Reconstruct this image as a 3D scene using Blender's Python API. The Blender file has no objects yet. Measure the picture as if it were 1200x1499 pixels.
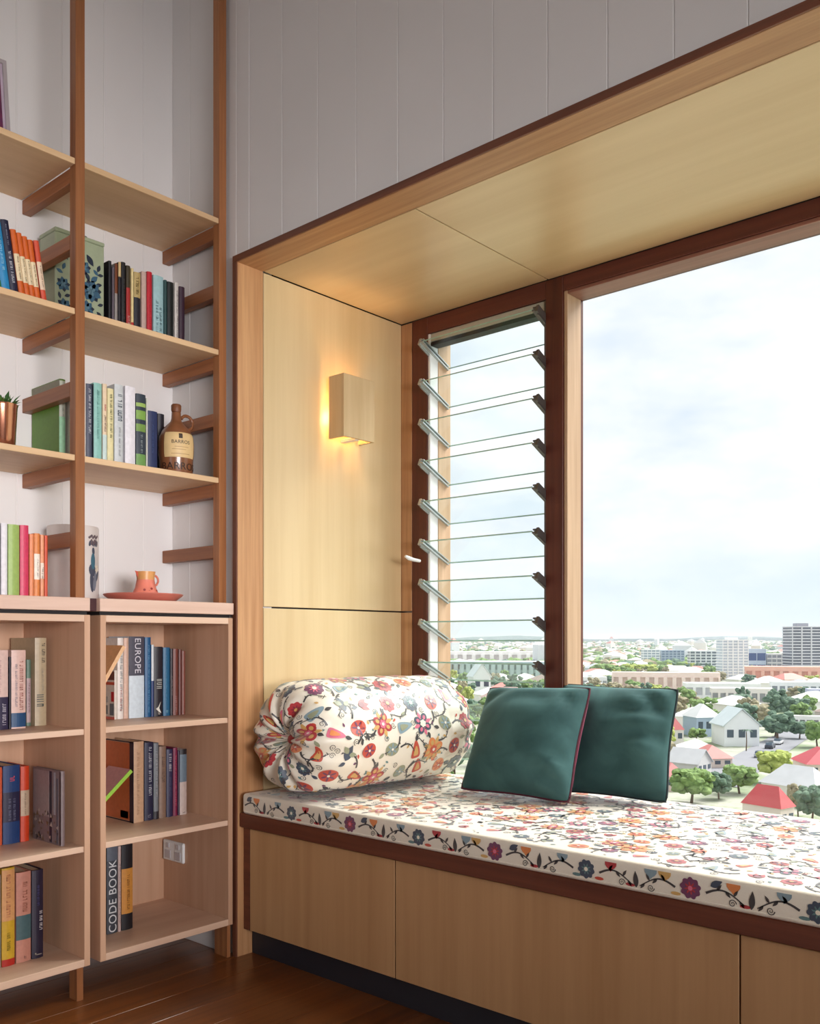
import bpy, bmesh, math, random
from mathutils import Vector, Matrix, noise

# ------------------------------------------------------------------ camera, sky, light, exposure
F_PX, V0, EYE = 1343.0, 937.0, 1.05          # focal length in px, horizon row (1200x1499 frame), eye height
CX, SX = 0.74833, -0.66334                   # room x axis in (camera right, camera forward)
C2, S2 = 0.66334, 0.74833                    # room y axis
scene = bpy.context.scene
col = scene.collection

cam_d = bpy.data.cameras.new('camera')
cam = bpy.data.objects.new('camera', cam_d)
col.objects.link(cam)
cam.location = (0, 0, EYE)
cam.rotation_euler = (math.pi / 2, 0, math.atan2(0.66334, 0.74833))
cam_d.sensor_fit = 'HORIZONTAL'
cam_d.sensor_width = 36.0
cam_d.lens = 36.0 * F_PX / 1200.0
cam_d.shift_y = (V0 - 749.5) / 1200.0
cam_d.clip_start = 0.02
cam_d.clip_end = 30000
scene.camera = cam

scene.view_settings.view_transform = 'Standard'
scene.view_settings.look = 'None'
scene.view_settings.exposure = 0.0
scene.view_settings.gamma = 1.0
scene.view_settings.use_curve_mapping = False

world = bpy.data.worlds.new('sky')
scene.world = world
world.use_nodes = True
wn, wl = world.node_tree.nodes, world.node_tree.links
wn.clear()
w_out = wn.new('ShaderNodeOutputWorld')
w_bg = wn.new('ShaderNodeBackground')
w_tc = wn.new('ShaderNodeTexCoord')
w_map = wn.new('ShaderNodeMapping')
w_map.inputs['Scale'].default_value = (1.0, 1.0, 2.6)
w_map.inputs['Location'].default_value = (1.3, 0.4, 0.2)
w_n = wn.new('ShaderNodeTexNoise')
w_n.inputs['Scale'].default_value = 3.2
w_n.inputs['Detail'].default_value = 6
w_n.inputs['Roughness'].default_value = 0.55
w_r = wn.new('ShaderNodeValToRGB')
w_r.color_ramp.elements[0].position = 0.38
w_r.color_ramp.elements[0].color = (0.72, 0.80, 0.90, 1)
w_r.color_ramp.elements[1].position = 0.58
w_r.color_ramp.elements[1].color = (0.99, 0.99, 1.0, 1)
w_sep = wn.new('ShaderNodeSeparateXYZ')
w_hr = wn.new('ShaderNodeValToRGB')           # pale blue air low over the horizon
w_hr.color_ramp.elements[0].position = 0.0
w_hr.color_ramp.elements[0].color = (0.72, 0.72, 0.72, 1)
w_hr.color_ramp.elements[1].position = 0.16
w_hr.color_ramp.elements[1].color = (0, 0, 0, 1)
w_mix = wn.new('ShaderNodeMix')
w_mix.data_type = 'RGBA'
w_mix.inputs['B'].default_value = (0.78, 0.88, 0.97, 1)
wl.new(w_tc.outputs['Generated'], w_map.inputs['Vector'])
wl.new(w_map.outputs['Vector'], w_n.inputs['Vector'])
wl.new(w_n.outputs['Fac'], w_r.inputs['Fac'])
wl.new(w_tc.outputs['Generated'], w_sep.inputs['Vector'])
wl.new(w_sep.outputs['Z'], w_hr.inputs['Fac'])
wl.new(w_hr.outputs['Color'], w_mix.inputs['Factor'])
wl.new(w_r.outputs['Color'], w_mix.inputs['A'])
wl.new(w_mix.outputs['Result'], w_bg.inputs['Color'])
w_bg.inputs['Strength'].default_value = 1.15
wl.new(w_bg.outputs['Background'], w_out.inputs['Surface'])


def lamp(name, kind, loc, rot, energy, color, **kw):
    d = bpy.data.lights.new(name, kind)
    d.energy = energy
    d.color = color
    for k, v in kw.items():
        setattr(d, k, v)
    o = bpy.data.objects.new(name, d)
    o.location = loc
    o.rotation_euler = rot
    col.objects.link(o)
    return o


# hazy sun behind bright cloud, beyond the seat window
sun_dir = Vector((0.30, 0.62, 0.80)).normalized()          # towards the sun
lamp('hazy_sun', 'SUN', (0, 0, 30), sun_dir.to_track_quat('Z', 'Y').to_euler(), 7.5, (1.0, 0.98, 0.94), angle=math.radians(38))
# added fill lamps, standing in for daylight through openings opposite the bookshelf and behind
lamp('added_side_fill', 'AREA', (3.27, -0.40, 1.38), (math.pi / 2, 0, math.pi / 2 - math.radians(15)), 19.0, (1.0, 0.97, 0.98), shape='RECTANGLE', size=2.4, size_y=1.1, spread=math.radians(40))
lamp('added_rear_fill', 'AREA', (-0.9, -3.72, 1.35), (math.pi / 2, 0, 0), 6.0, (1.0, 0.97, 0.95), shape='RECTANGLE', size=2.4, size_y=1.6)


# ------------------------------------------------------------------ pixel helpers (1200 x 1499 frame)
def ray(u, v):
    a = (u - 600) / F_PX
    return (CX * a + SX, C2 * a + S2, (V0 - v) / F_PX)


def onz(u, v, z):
    d = ray(u, v)
    t = (z - EYE) / d[2]
    return Vector((d[0] * t, d[1] * t, z))


def onx(u, v, x):
    d = ray(u, v)
    t = x / d[0]
    return Vector((x, d[1] * t, EYE + d[2] * t))


def ony(u, v, y):
    d = ray(u, v)
    t = y / d[1]
    return Vector((d[0] * t, y, EYE + d[2] * t))


def at_depth(u, v, dep):
    d = ray(u, v)
    return Vector((d[0] * dep, d[1] * dep, EYE + d[2] * dep))


# ------------------------------------------------------------------ materials
def srgb(r, g, b):
    def f(c):
        c /= 255.0
        return c / 12.92 if c <= 0.04045 else ((c + 0.055) / 1.055) ** 2.4
    return (f(r), f(g), f(b), 1.0)


MATS = {}


def new_mat(name):
    m = bpy.data.materials.new(name)
    m.use_nodes = True
    n, l = m.node_tree.nodes, m.node_tree.links
    n.clear()
    out = n.new('ShaderNodeOutputMaterial')
    return m, n, l, out


def plain(name, rgb, rough=0.5, var=0.08, scale=30.0, spec=0.5, metal=0.0, sheen=0.0, bump=0.0, coat=0.0):
    """one colour with a little procedural unevenness"""
    if name in MATS:
        return MATS[name]
    m, n, l, out = new_mat(name)
    b = n.new('ShaderNodeBsdfPrincipled')
    g = n.new('ShaderNodeNewGeometry')
    t = n.new('ShaderNodeTexNoise')
    t.inputs['Scale'].default_value = scale
    t.inputs['Detail'].default_value = 3
    l.new(g.outputs['Position'], t.inputs['Vector'])
    r = n.new('ShaderNodeValToRGB')
    c = srgb(*rgb)
    r.color_ramp.elements[0].position = 0.3
    r.color_ramp.elements[1].position = 0.7
    r.color_ramp.elements[0].color = tuple(x * (1 - var) for x in c[:3]) + (1,)
    r.color_ramp.elements[1].color = tuple(min(1, x * (1 + var)) for x in c[:3]) + (1,)
    l.new(t.outputs['Fac'], r.inputs['Fac'])
    l.new(r.outputs['Color'], b.inputs['Base Color'])
    b.inputs['Roughness'].default_value = rough
    b.inputs['Specular IOR Level'].default_value = spec
    b.inputs['Metallic'].default_value = metal
    b.inputs['Sheen Weight'].default_value = sheen
    b.inputs['Coat Weight'].default_value = coat
    if bump:
        bp = n.new('ShaderNodeBump')
        bp.inputs['Strength'].default_value = bump
        bp.inputs['Distance'].default_value = 0.002
        l.new(t.outputs['Fac'], bp.inputs['Height'])
        l.new(bp.outputs['Normal'], b.inputs['Normal'])
    l.new(b.outputs['BSDF'], out.inputs['Surface'])
    MATS[name] = m
    return m


def wood(name, dark, light, axis='z', fine=60.0, stretch=0.035, rough=0.45, figure=0.35, bump=0.05, per_object=0.12, coat=0.0):
    """timber: long stretched grain along one axis, plus slow figure"""
    if name in MATS:
        return MATS[name]
    m, n, l, out = new_mat(name)
    b = n.new('ShaderNodeBsdfPrincipled')
    g = n.new('ShaderNodeNewGeometry')
    oi = n.new('ShaderNodeObjectInfo')
    add = n.new('ShaderNodeVectorMath')
    add.operation = 'ADD'
    sc = n.new('ShaderNodeVectorMath')
    sc.operation = 'SCALE'
    cmb = n.new('ShaderNodeCombineXYZ')
    for k in range(3):
        l.new(oi.outputs['Random'], cmb.inputs[k])
    l.new(cmb.outputs['Vector'], sc.inputs[0])
    sc.inputs['Scale'].default_value = 7.0
    l.new(g.outputs['Position'], add.inputs[0])
    l.new(sc.outputs['Vector'], add.inputs[1])
    mp = n.new('ShaderNodeMapping')
    s = [1.0, 1.0, 1.0]
    s['xyz'.index(axis)] = stretch
    mp.inputs['Scale'].default_value = s
    l.new(add.outputs['Vector'], mp.inputs['Vector'])
    t1 = n.new('ShaderNodeTexNoise')
    t1.inputs['Scale'].default_value = fine
    t1.inputs['Detail'].default_value = 5
    t1.inputs['Roughness'].default_value = 0.6
    t2 = n.new('ShaderNodeTexNoise')
    t2.inputs['Scale'].default_value = fine * 0.14
    t2.inputs['Detail'].default_value = 2
    t2.inputs['Distortion'].default_value = 1.2
    l.new(mp.outputs['Vector'], t1.inputs['Vector'])
    l.new(mp.outputs['Vector'], t2.inputs['Vector'])
    mx = n.new('ShaderNodeMix')
    mx.inputs['Factor'].default_value = figure
    l.new(t1.outputs['Fac'], mx.inputs['A'])
    l.new(t2.outputs['Fac'], mx.inputs['B'])
    rp = n.new('ShaderNodeValToRGB')
    rp.color_ramp.elements[0].position = 0.33
    rp.color_ramp.elements[1].position = 0.66
    rp.color_ramp.elements[0].color = srgb(*dark)
    rp.color_ramp.elements[1].color = srgb(*light)
    l.new(mx.outputs['Result'], rp.inputs['Fac'])
    hsv = n.new('ShaderNodeHueSaturation')
    mr = n.new('ShaderNodeMapRange')
    mr.inputs['To Min'].default_value = 1 - per_object
    mr.inputs['To Max'].default_value = 1 + per_object
    l.new(oi.outputs['Random'], mr.inputs['Value'])
    l.new(mr.outputs['Result'], hsv.inputs['Value'])
    l.new(rp.outputs['Color'], hsv.inputs['Color'])
    l.new(hsv.outputs['Color'], b.inputs['Base Color'])
    b.inputs['Roughness'].default_value = rough
    b.inputs['Coat Weight'].default_value = coat
    b.inputs['Coat Roughness'].default_value = 0.25
    bp = n.new('ShaderNodeBump')
    bp.inputs['Strength'].default_value = bump
    bp.inputs['Distance'].default_value = 0.001
    l.new(t1.outputs['Fac'], bp.inputs['Height'])
    l.new(bp.outputs['Normal'], b.inputs['Normal'])
    l.new(b.outputs['BSDF'], out.inputs['Surface'])
    MATS[name] = m
    return m


def glass(name, tint, refl=1.0):
    if name in MATS:
        return MATS[name]
    m, n, l, out = new_mat(name)
    tr = n.new('ShaderNodeBsdfTransparent')
    tr.inputs['Color'].default_value = tint
    gl = n.new('ShaderNodeBsdfGlossy')
    gl.inputs['Roughness'].default_value = 0.02
    fr = n.new('ShaderNodeLayerWeight')
    fr.inputs['Blend'].default_value = 0.5
    pw = n.new('ShaderNodeMath')
    pw.operation = 'POWER'
    pw.inputs[1].default_value = 4.5
    mu = n.new('ShaderNodeMath')
    mu.operation = 'MULTIPLY_ADD'
    mu.inputs[1].default_value = refl
    mu.inputs[2].default_value = 0.015
    tn = n.new('ShaderNodeTexNoise')
    tn.inputs['Scale'].default_value = 2.0
    bp = n.new('ShaderNodeBump')
    bp.inputs['Strength'].default_value = 0.01
    l.new(tn.outputs['Fac'], bp.inputs['Height'])
    l.new(bp.outputs['Normal'], gl.inputs['Normal'])
    l.new(fr.outputs['Facing'], pw.inputs[0])
    l.new(pw.outputs['Value'], mu.inputs[0])
    mix = n.new('ShaderNodeMixShader')
    l.new(mu.outputs['Value'], mix.inputs['Fac'])
    l.new(tr.outputs['BSDF'], mix.inputs[1])
    l.new(gl.outputs['BSDF'], mix.inputs[2])
    l.new(mix.outputs['Shader'], out.inputs['Surface'])
    MATS[name] = m
    return m


def emit(name, rgb, strength):
    if name in MATS:
        return MATS[name]
    m, n, l, out = new_mat(name)
    e = n.new('ShaderNodeEmission')
    e.inputs['Color'].default_value = srgb(*rgb)
    e.inputs['Strength'].default_value = strength
    l.new(e.outputs['Emission'], out.inputs['Surface'])
    MATS[name] = m
    return m


def ground_mat(name, cols, scale):
    if name in MATS:
        return MATS[name]
    m, n, l, out = new_mat(name)
    b = n.new('ShaderNodeBsdfPrincipled')
    b.inputs['Roughness'].default_value = 0.95
    g = n.new('ShaderNodeNewGeometry')
    t = n.new('ShaderNodeTexNoise')
    t.inputs['Scale'].default_value = scale
    t.inputs['Detail'].default_value = 8
    t.inputs['Roughness'].default_value = 0.7
    l.new(g.outputs['Position'], t.inputs['Vector'])
    r = n.new('ShaderNodeValToRGB')
    els = r.color_ramp.elements
    while len(els) < len(cols):
        els.new(0.5)
    for i, c in enumerate(cols):
        els[i].position = 0.32 + 0.36 * i / (len(cols) - 1)
        els[i].color = srgb(*c)
    l.new(t.outputs['Fac'], r.inputs['Fac'])
    l.new(r.outputs['Color'], b.inputs['Base Color'])
    l.new(b.outputs['BSDF'], out.inputs['Surface'])
    MATS[name] = m
    return m


# ------------------------------------------------------------------ mesh helpers
def link(o, parent=None):
    col.objects.link(o)
    if parent is not None:
        o.parent = parent
    return o


def tag(o, label=None, cat=None, group=None, kind=None):
    if label:
        o['label'] = label
    if cat:
        o['category'] = cat
    if group:
        o['group'] = group
    if kind:
        o['kind'] = kind
    return o


def empty(name, loc=(0, 0, 0), label=None, cat=None, group=None, kind=None, rot=(0, 0, 0)):
    o = bpy.data.objects.new(name, None)
    o.empty_display_size = 0.05
    o.location = loc
    o.rotation_euler = rot
    col.objects.link(o)
    return tag(o, label, cat, group, kind)


class MB:
    """collects faces; build() links them as one mesh object"""

    def __init__(self):
        self.v, self.f, self.m = [], [], []

    def add(self, verts, faces, mi=0):
        k = len(self.v)
        self.v += [tuple(p) for p in verts]
        self.f += [tuple(k + i for i in q) for q in faces]
        self.m += [mi] * len(faces)
        return self

    def box(self, x0, x1, y0, y1, z0, z1, mi=0):
        v = [(x0, y0, z0), (x1, y0, z0), (x1, y1, z0), (x0, y1, z0), (x0, y0, z1), (x1, y0, z1), (x1, y1, z1), (x0, y1, z1)]
        return self.add(v, [(0, 3, 2, 1), (4, 5, 6, 7), (0, 1, 5, 4), (1, 2, 6, 5), (2, 3, 7, 6), (3, 0, 4, 7)], mi)

    def prism(self, poly, axis, a0, a1, mi=0):
        """poly: list of 2-D points; axis: extrusion axis 'x','y','z' (poly holds the two others in order)"""
        def p3(q, a):
            return {'x': (a, q[0], q[1]), 'y': (q[0], a, q[1]), 'z': (q[0], q[1], a)}[axis]
        n = len(poly)
        v = [p3(q, a0) for q in poly] + [p3(q, a1) for q in poly]
        f = [tuple(range(n))[::-1], tuple(range(n, 2 * n))] + [(i, (i + 1) % n, n + (i + 1) % n, n + i) for i in range(n)]
        return self.add(v, f, mi)

    def lathe(self, prof, seg=24, cx=0, cy=0, mi=0, close=True):
        """prof: list of (r, z) from bottom to top"""
        v, f = [], []
        for r, z in prof:
            for i in range(seg):
                a = 2 * math.pi * i / seg
                v.append((cx + r * math.cos(a), cy + r * math.sin(a), z))
        for j in range(len(prof) - 1):
            for i in range(seg):
                k = (i + 1) % seg
                f.append((j * seg + i, j * seg + k, (j + 1) * seg + k, (j + 1) * seg + i))
        if close:
            f.append(tuple(range(seg))[::-1])
            f.append(tuple((len(prof) - 1) * seg + i for i in range(seg)))
        return self.add(v, f, mi)

    def tube(self, pts, rad, seg=8, mi=0, closed=False):
        pts = [Vector(p) for p in pts]
        n = len(pts)
        v, f = [], []
        up = Vector((0.12, 0.31, 0.95)).normalized()
        for i, p in enumerate(pts):
            if closed:
                d = pts[(i + 1) % n] - pts[i - 1]
            else:
                d = pts[min(i + 1, n - 1)] - pts[max(i - 1, 0)]
            d.normalize()
            a = d.cross(up)
            if a.length < 1e-4:
                a = d.cross(Vector((1, 0, 0)))
            a.normalize()
            b = d.cross(a)
            rr = rad[i] if isinstance(rad, (list, tuple)) else rad
            for s in range(seg):
                t = 2 * math.pi * s / seg
                v.append(p + a * (rr * math.cos(t)) + b * (rr * math.sin(t)))
        last = n if closed else n - 1
        for i in range(last):
            j = (i + 1) % n
            for s in range(seg):
                k = (s + 1) % seg
                f.append((i * seg + s, i * seg + k, j * seg + k, j * seg + s))
        if not closed:
            f.append(tuple(range(seg))[::-1])
            f.append(tuple((n - 1) * seg + s for s in range(seg)))
        return self.add(v, f, mi)

    def build(self, name, mats, parent=None, bevel=0.0, smooth=False, loc=None, seg=1):
        me = bpy.data.meshes.new(name)
        vs = self.v
        if loc is not None:
            L = Vector(loc)
            vs = [tuple(Vector(p) - L) for p in vs]
        me.from_pydata(vs, [], self.f)
        mats = mats if isinstance(mats, (list, tuple)) else [mats]
        for mt in mats:
            me.materials.append(mt)
        me.polygons.foreach_set('material_index', self.m)
        bm = bmesh.new()
        bm.from_mesh(me)
        bmesh.ops.recalc_face_normals(bm, faces=bm.faces)
        if bevel > 0:
            es = [e for e in bm.edges if len(e.link_faces) == 2 and e.calc_face_angle(0) > 0.5]
            bmesh.ops.bevel(bm, geom=es, offset=bevel, segments=seg, profile=0.5, affect='EDGES', clamp_overlap=True)
        if smooth:
            for fc in bm.faces:
                fc.smooth = True
        bm.to_mesh(me)
        bm.free()
        if smooth:
            me.set_sharp_from_angle(angle=math.radians(40))
        o = bpy.data.objects.new(name, me)
        if loc is not None:
            o.location = loc
        return link(o, parent)


def part_box(name, mat, parent, x0, x1, y0, y1, z0, z1, bevel=0.0015):
    """a box given in room coordinates, parented to a thing whose empty sits at its own base"""
    off = parent.matrix_basis.translation if parent is not None else Vector((0, 0, 0))
    q = parent.parent if parent is not None else None
    while q is not None:
        off = off + q.matrix_basis.translation
        q = q.parent
    return MB().box(x0 - off.x, x1 - off.x, y0 - off.y, y1 - off.y, z0 - off.z, z1 - off.z).build(name, mat, parent, bevel)


def text_part(name, body, size, mat, parent, mtx, extrude=0.0003, width=1.0):
    cu = bpy.data.curves.new(name, 'FONT')
    cu.body = body
    cu.size = size
    cu.align_x = 'CENTER'
    cu.align_y = 'CENTER'
    cu.extrude = extrude
    cu.space_character = 1.05
    tmp = bpy.data.objects.new(name, cu)
    col.objects.link(tmp)
    dg = bpy.context.evaluated_depsgraph_get()
    me = bpy.data.meshes.new_from_object(tmp.evaluated_get(dg))
    bpy.data.objects.remove(tmp)
    bpy.data.curves.remove(cu)
    me.materials.clear()
    me.materials.append(mat)
    me.transform(mtx @ Matrix.Diagonal((width, 1, 1, 1)))
    me.name = name
    return link(bpy.data.objects.new(name, me), parent)


# ------------------------------------------------------------------ palette
PINE = dict(dark=(196, 152, 112), light=(216, 178, 138))
M_POST = wood('timber_post', (132, 80, 46), (172, 114, 70), 'z', 70)
M_RUNG = wood('timber_rung', (126, 76, 46), (162, 102, 62), 'x', 70)
M_TRIM_Z = wood('timber_lining_upright', (166, 118, 78), (202, 156, 112), 'z', 60)
M_TRIM_X = wood('timber_lining_head', (166, 118, 78), (202, 156, 112), 'x', 60)
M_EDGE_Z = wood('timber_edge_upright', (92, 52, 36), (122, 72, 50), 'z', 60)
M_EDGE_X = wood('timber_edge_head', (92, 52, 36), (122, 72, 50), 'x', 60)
M_PLY_Z = wood('birch_ply_upright', (206, 178, 132), (224, 200, 156), 'z', 26, 0.05, 0.38, 0.6, 0.02, 0.03, coat=0.25)
M_PLY_X = wood('birch_ply_soffit', (204, 174, 130), (222, 196, 154), 'x', 22, 0.06, 0.36, 0.7, 0.02, 0.03, coat=0.25)
M_DRAWER = wood('birch_ply_drawer', (172, 130, 88), (194, 152, 108), 'z', 34, 0.04, 0.42, 0.55, 0.02, 0.03, coat=0.15)
M_SHELF = wood('ply_shelf', (206, 168, 126), (224, 190, 150), 'y', 40, 0.05, 0.5, 0.5, 0.02, 0.03)
M_CAB = wood('ply_cabinet', (186, 144, 114), (206, 166, 138), 'z', 34, 0.05, 0.5, 0.5, 0.02, 0.03)
M_CABY = wood('ply_cabinet_shelf', (208, 172, 146), (226, 194, 170), 'y', 34, 0.05, 0.45, 0.5, 0.02, 0.03)
M_WTOP = wood('worktop_timber', (210, 174, 154), (230, 198, 180), 'y', 46, 0.05, 0.5, 0.4, 0.02, 0.03)
M_FRAME_Z = wood('hardwood_frame_upright', (74, 32, 22), (104, 50, 34), 'z', 60, rough=0.4)
M_FRAME_X = wood('hardwood_frame_head', (74, 32, 26), (104, 50, 38), 'x', 60, rough=0.4)
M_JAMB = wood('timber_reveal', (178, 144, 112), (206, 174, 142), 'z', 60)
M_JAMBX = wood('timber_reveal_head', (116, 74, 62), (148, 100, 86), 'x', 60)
M_RAIL = wood('bench_rail_timber', (86, 42, 28), (116, 62, 42), 'x', 60, rough=0.4)
M_WHITE = plain('white_paint', (226, 222, 220), 0.55, 0.015, 3)
M_CEIL = plain('ceiling_paint', (230, 228, 224), 0.7, 0.01, 3)
M_KICK = plain('black_kickboard', (34, 34, 42), 0.5, 0.1, 8)
M_DARK = plain('shadow_gap_black', (26, 20, 20), 0.7, 0.1, 8)
M_ALU = plain('brushed_aluminium', (186, 192, 192), 0.38, 0.04, 40, metal=0.6)
M_ALUD = plain('dark_aluminium', (98, 92, 90), 0.45, 0.05, 40, metal=0.4)
M_PVC = plain('white_plastic', (232, 234, 234), 0.4, 0.02, 20)
M_GLASS = glass('clear_pane_glass', (0.985, 0.995, 0.99, 1), 0.35)
M_BLADE = glass('louvre_glass', (0.96, 0.99, 0.98, 1), 0.4)
M_GEDGE = plain('green_glass_edge', (168, 214, 204), 0.3, 0.1, 60)
M_PAGE = plain('book_paper', (222, 206, 178), 0.8, 0.06, 300)

# ------------------------------------------------------------------ the room
XW, YW, ZC = -2.832, 1.905, 3.45              # bookshelf wall, window wall, ceiling
XR, YB = 3.30, -3.70                          # wall opposite, wall behind
XO = 0.97                                     # right end of the seat opening

M_FLOOR = wood('floor_boards', (92, 50, 22), (140, 82, 38), 'y', 46, 0.03, 0.28, 0.45, 0.03, 0.16, coat=0.35)
fl = tag(MB().box(XW - .15, XR + .15, YB - .15, 2.9, -.12, -.019).build('floor', M_KICK), kind='structure')
pl_me = None
x = XW
k = 0
while x < XR - .01:
    w = 0.128
    if pl_me is None:
        o = MB().box(0, w - .0012, 0, YW - YB + .12, -.019, 0).build('floor_plank', M_FLOOR, fl, 0.0006)
        pl_me = o.data
    else:
        o = link(bpy.data.objects.new('floor_plank', pl_me), fl)
    o.location = (x, YB, 0)
    x += w
    k += 1

ce = tag(MB().box(XW - .15, XR + .15, YB - .15, YW + .15, ZC, ZC + .15).build('ceiling', M_CEIL), kind='structure')

wall_l = tag(MB().box(XW - .15, XW - .012, YB - .15, YW + .15, 0, ZC).build('wall_left', M_WHITE), kind='structure')
vj = MB().prism([(-.012, 0), (-.0025, .0), (0, .0025), (0, .1475), (-.0025, .15), (-.012, .15)], 'z', 0, ZC)
vj_o = None
y = 1.336 + .15 * 3
while y > YB - .1:
    if vj_o is None:
        o = vj_o = vj.build('wall_board', M_WHITE, wall_l)
    else:
        o = link(bpy.data.objects.new('wall_board', vj_o.data), wall_l)
    o.location = (XW, y, 0)
    y -= .15

wall_w = tag(MB().box(XW - .15, -2.461, YW + .012, YW + .15, 0, ZC)
             .box(-2.461, XO, YW + .012, YW + .15, 2.322, ZC)
             .box(XO, XR + .15, YW + .012, YW + .15, 0, ZC).build('wall_window', M_WHITE), kind='structure')


def wboard(x0, x1, z0, z1):
    c = .0025
    MB().prism([(x0, YW + .012), (x0, YW + c), (x0 + c, YW), (x1 - c, YW), (x1, YW + c), (x1, YW + .012)], 'z', z0, z1).build('wall_board', M_WHITE, wall_w)


gx = -1.239 - .165 * 10
while gx < XR:
    a, b = max(gx, XW), min(gx + .165, XR)
    if b > XW and b - a > .01:
        for p, q, zb in ((a, min(b, -2.461), 0), (max(a, -2.461), min(b, XO), 2.322), (max(a, XO), b, 0)):
            if q - p > .012:
                wboard(p, q, zb, ZC)
    gx += .165

# wall opposite the bookshelf and wall behind: unseen openings added to let daylight in
wall_r = tag(MB().box(XR, XR + .15, YB - .15, -1.95, 0, ZC).box(XR, XR + .15, 1.05, YW + .15, 0, ZC)
             .box(XR, XR + .15, -1.95, 1.05, 2.25, ZC).box(XR, XR + .15, -1.95, 1.05, 0, .25).build('wall_right', M_WHITE), kind='structure')
wall_b = tag(MB().box(XW - .15, -2.15, YB - .15, YB, 0, ZC).box(.35, XR + .15, YB - .15, YB, 0, ZC)
             .box(-2.15, .35, YB - .15, YB, 2.2, ZC).box(-2.15, .35, YB - .15, YB, 0, .5).build('wall_rear', M_WHITE), kind='structure')
tag(MB().box(XW, -2.54, YW - .014, YW, 0, .11).build('baseboard_window', M_WHITE, None, .002), kind='structure')

# ------------------------------------------------------------------ lining of the window seat alcove
YF, YP, YG, ZS = 1.89, 2.006, 2.707, 2.303    # lining front, joint to ply, window frame, soffit
XL = -2.443
t1 = tag(MB().box(XL - .019, XL, YF + .006, YP - .003, 0, ZS).build('trim_1', M_TRIM_Z, None, .001), kind='structure')
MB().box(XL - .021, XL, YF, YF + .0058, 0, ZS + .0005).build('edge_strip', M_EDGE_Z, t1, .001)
t2 = tag(MB().box(XL - .019, XO, YF + .006, YP - .003, ZS, ZS + .019).build('trim_2', M_TRIM_X, None, .001), kind='structure')
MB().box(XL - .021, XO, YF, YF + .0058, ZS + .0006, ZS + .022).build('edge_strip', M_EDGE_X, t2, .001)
tag(MB().box(XO - .02, XO, YF, YP - .003, 0, ZS).build('trim_3', M_TRIM_Z, None, .0015), kind='structure')

wa = tag(MB().box(-2.62, XL - .020, YW + .013, 2.86, 0, 2.46).build('wall_alcove_left', M_DARK), kind='structure')
part_box('ply_panel', M_PLY_Z, wa, XL - .018, XL, YP, YG - .003, .45, 1.159)
part_box('ply_panel', M_PLY_Z, wa, XL - .018, XL, YP, YG - .003, 1.1645, ZS - .003)
part_box('corner_strip', M_TRIM_Z, wa, XL - .018, -2.3905, YG, 2.76, .45, 1.159)
part_box('corner_strip', M_TRIM_Z, wa, XL - .018, -2.3905, YG, 2.76, 1.1645, ZS - .003)
wb = tag(MB().box(XO - .001, XO + .2, YW + .15, 2.86, 0, 2.46).build('wall_alcove_right', M_DARK), kind='structure')
part_box('ply_panel', M_PLY_Z, wb, XO - .02, XO - .002, YP, YG - .003, .45, ZS - .003)
ca = tag(MB().box(-2.62, XO + .2, YW + .013, 2.86, ZS + .020, 2.46).build('ceiling_alcove', M_DARK), kind='structure')
part_box('ply_panel', M_PLY_X, ca, XL, -1.7595, YP, YG - .002, ZS, ZS + .018)
part_box('ply_panel', M_PLY_X, ca, -1.7555, .642, YP, YG - .002, ZS, ZS + .018)
part_box('ply_panel', M_PLY_X, ca, .646, XO - .02, YP, YG - .002, ZS, ZS + .018)

# ------------------------------------------------------------------ windows
YD = 2.84                                     # outer face of the frame
w1 = tag(empty('window_1', (-2.04, 2.76, .45)), kind='structure')
part_box('jamb', M_FRAME_Z, w1, -2.389, -2.311, YG, YD, .47, ZS - .001)
part_box('head', M_FRAME_X, w1, -2.311, -1.767, YG + .001, YD, 2.238, ZS - .001)
part_box('sill', M_FRAME_X, w1, -2.311, -1.767, YG + .001, YD, .45, .50)
part_box('mullion', M_FRAME_Z, w1, -1.767, -1.697, YG - .002, YD, .47, ZS - .002)
part_box('louvre_channel', M_PVC, w1, -2.3108, -2.300, 2.712, 2.760, .50, 2.237)
part_box('outer_reveal', M_JAMB, w1, -2.3108, -2.298, 2.7605, 2.836, .50, 2.237)
part_box('louvre_channel', M_ALUD, w1, -1.778, -1.7672, 2.712, 2.760, .50, 2.237)
part_box('head_channel', M_ALU, w1, -2.300, -1.779, 2.715, 2.765, 2.205, 2.237)
part_box('head_seal', M_DARK, w1, -2.300, -1.779, 2.715, 2.760, 2.190, 2.2045)
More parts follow.
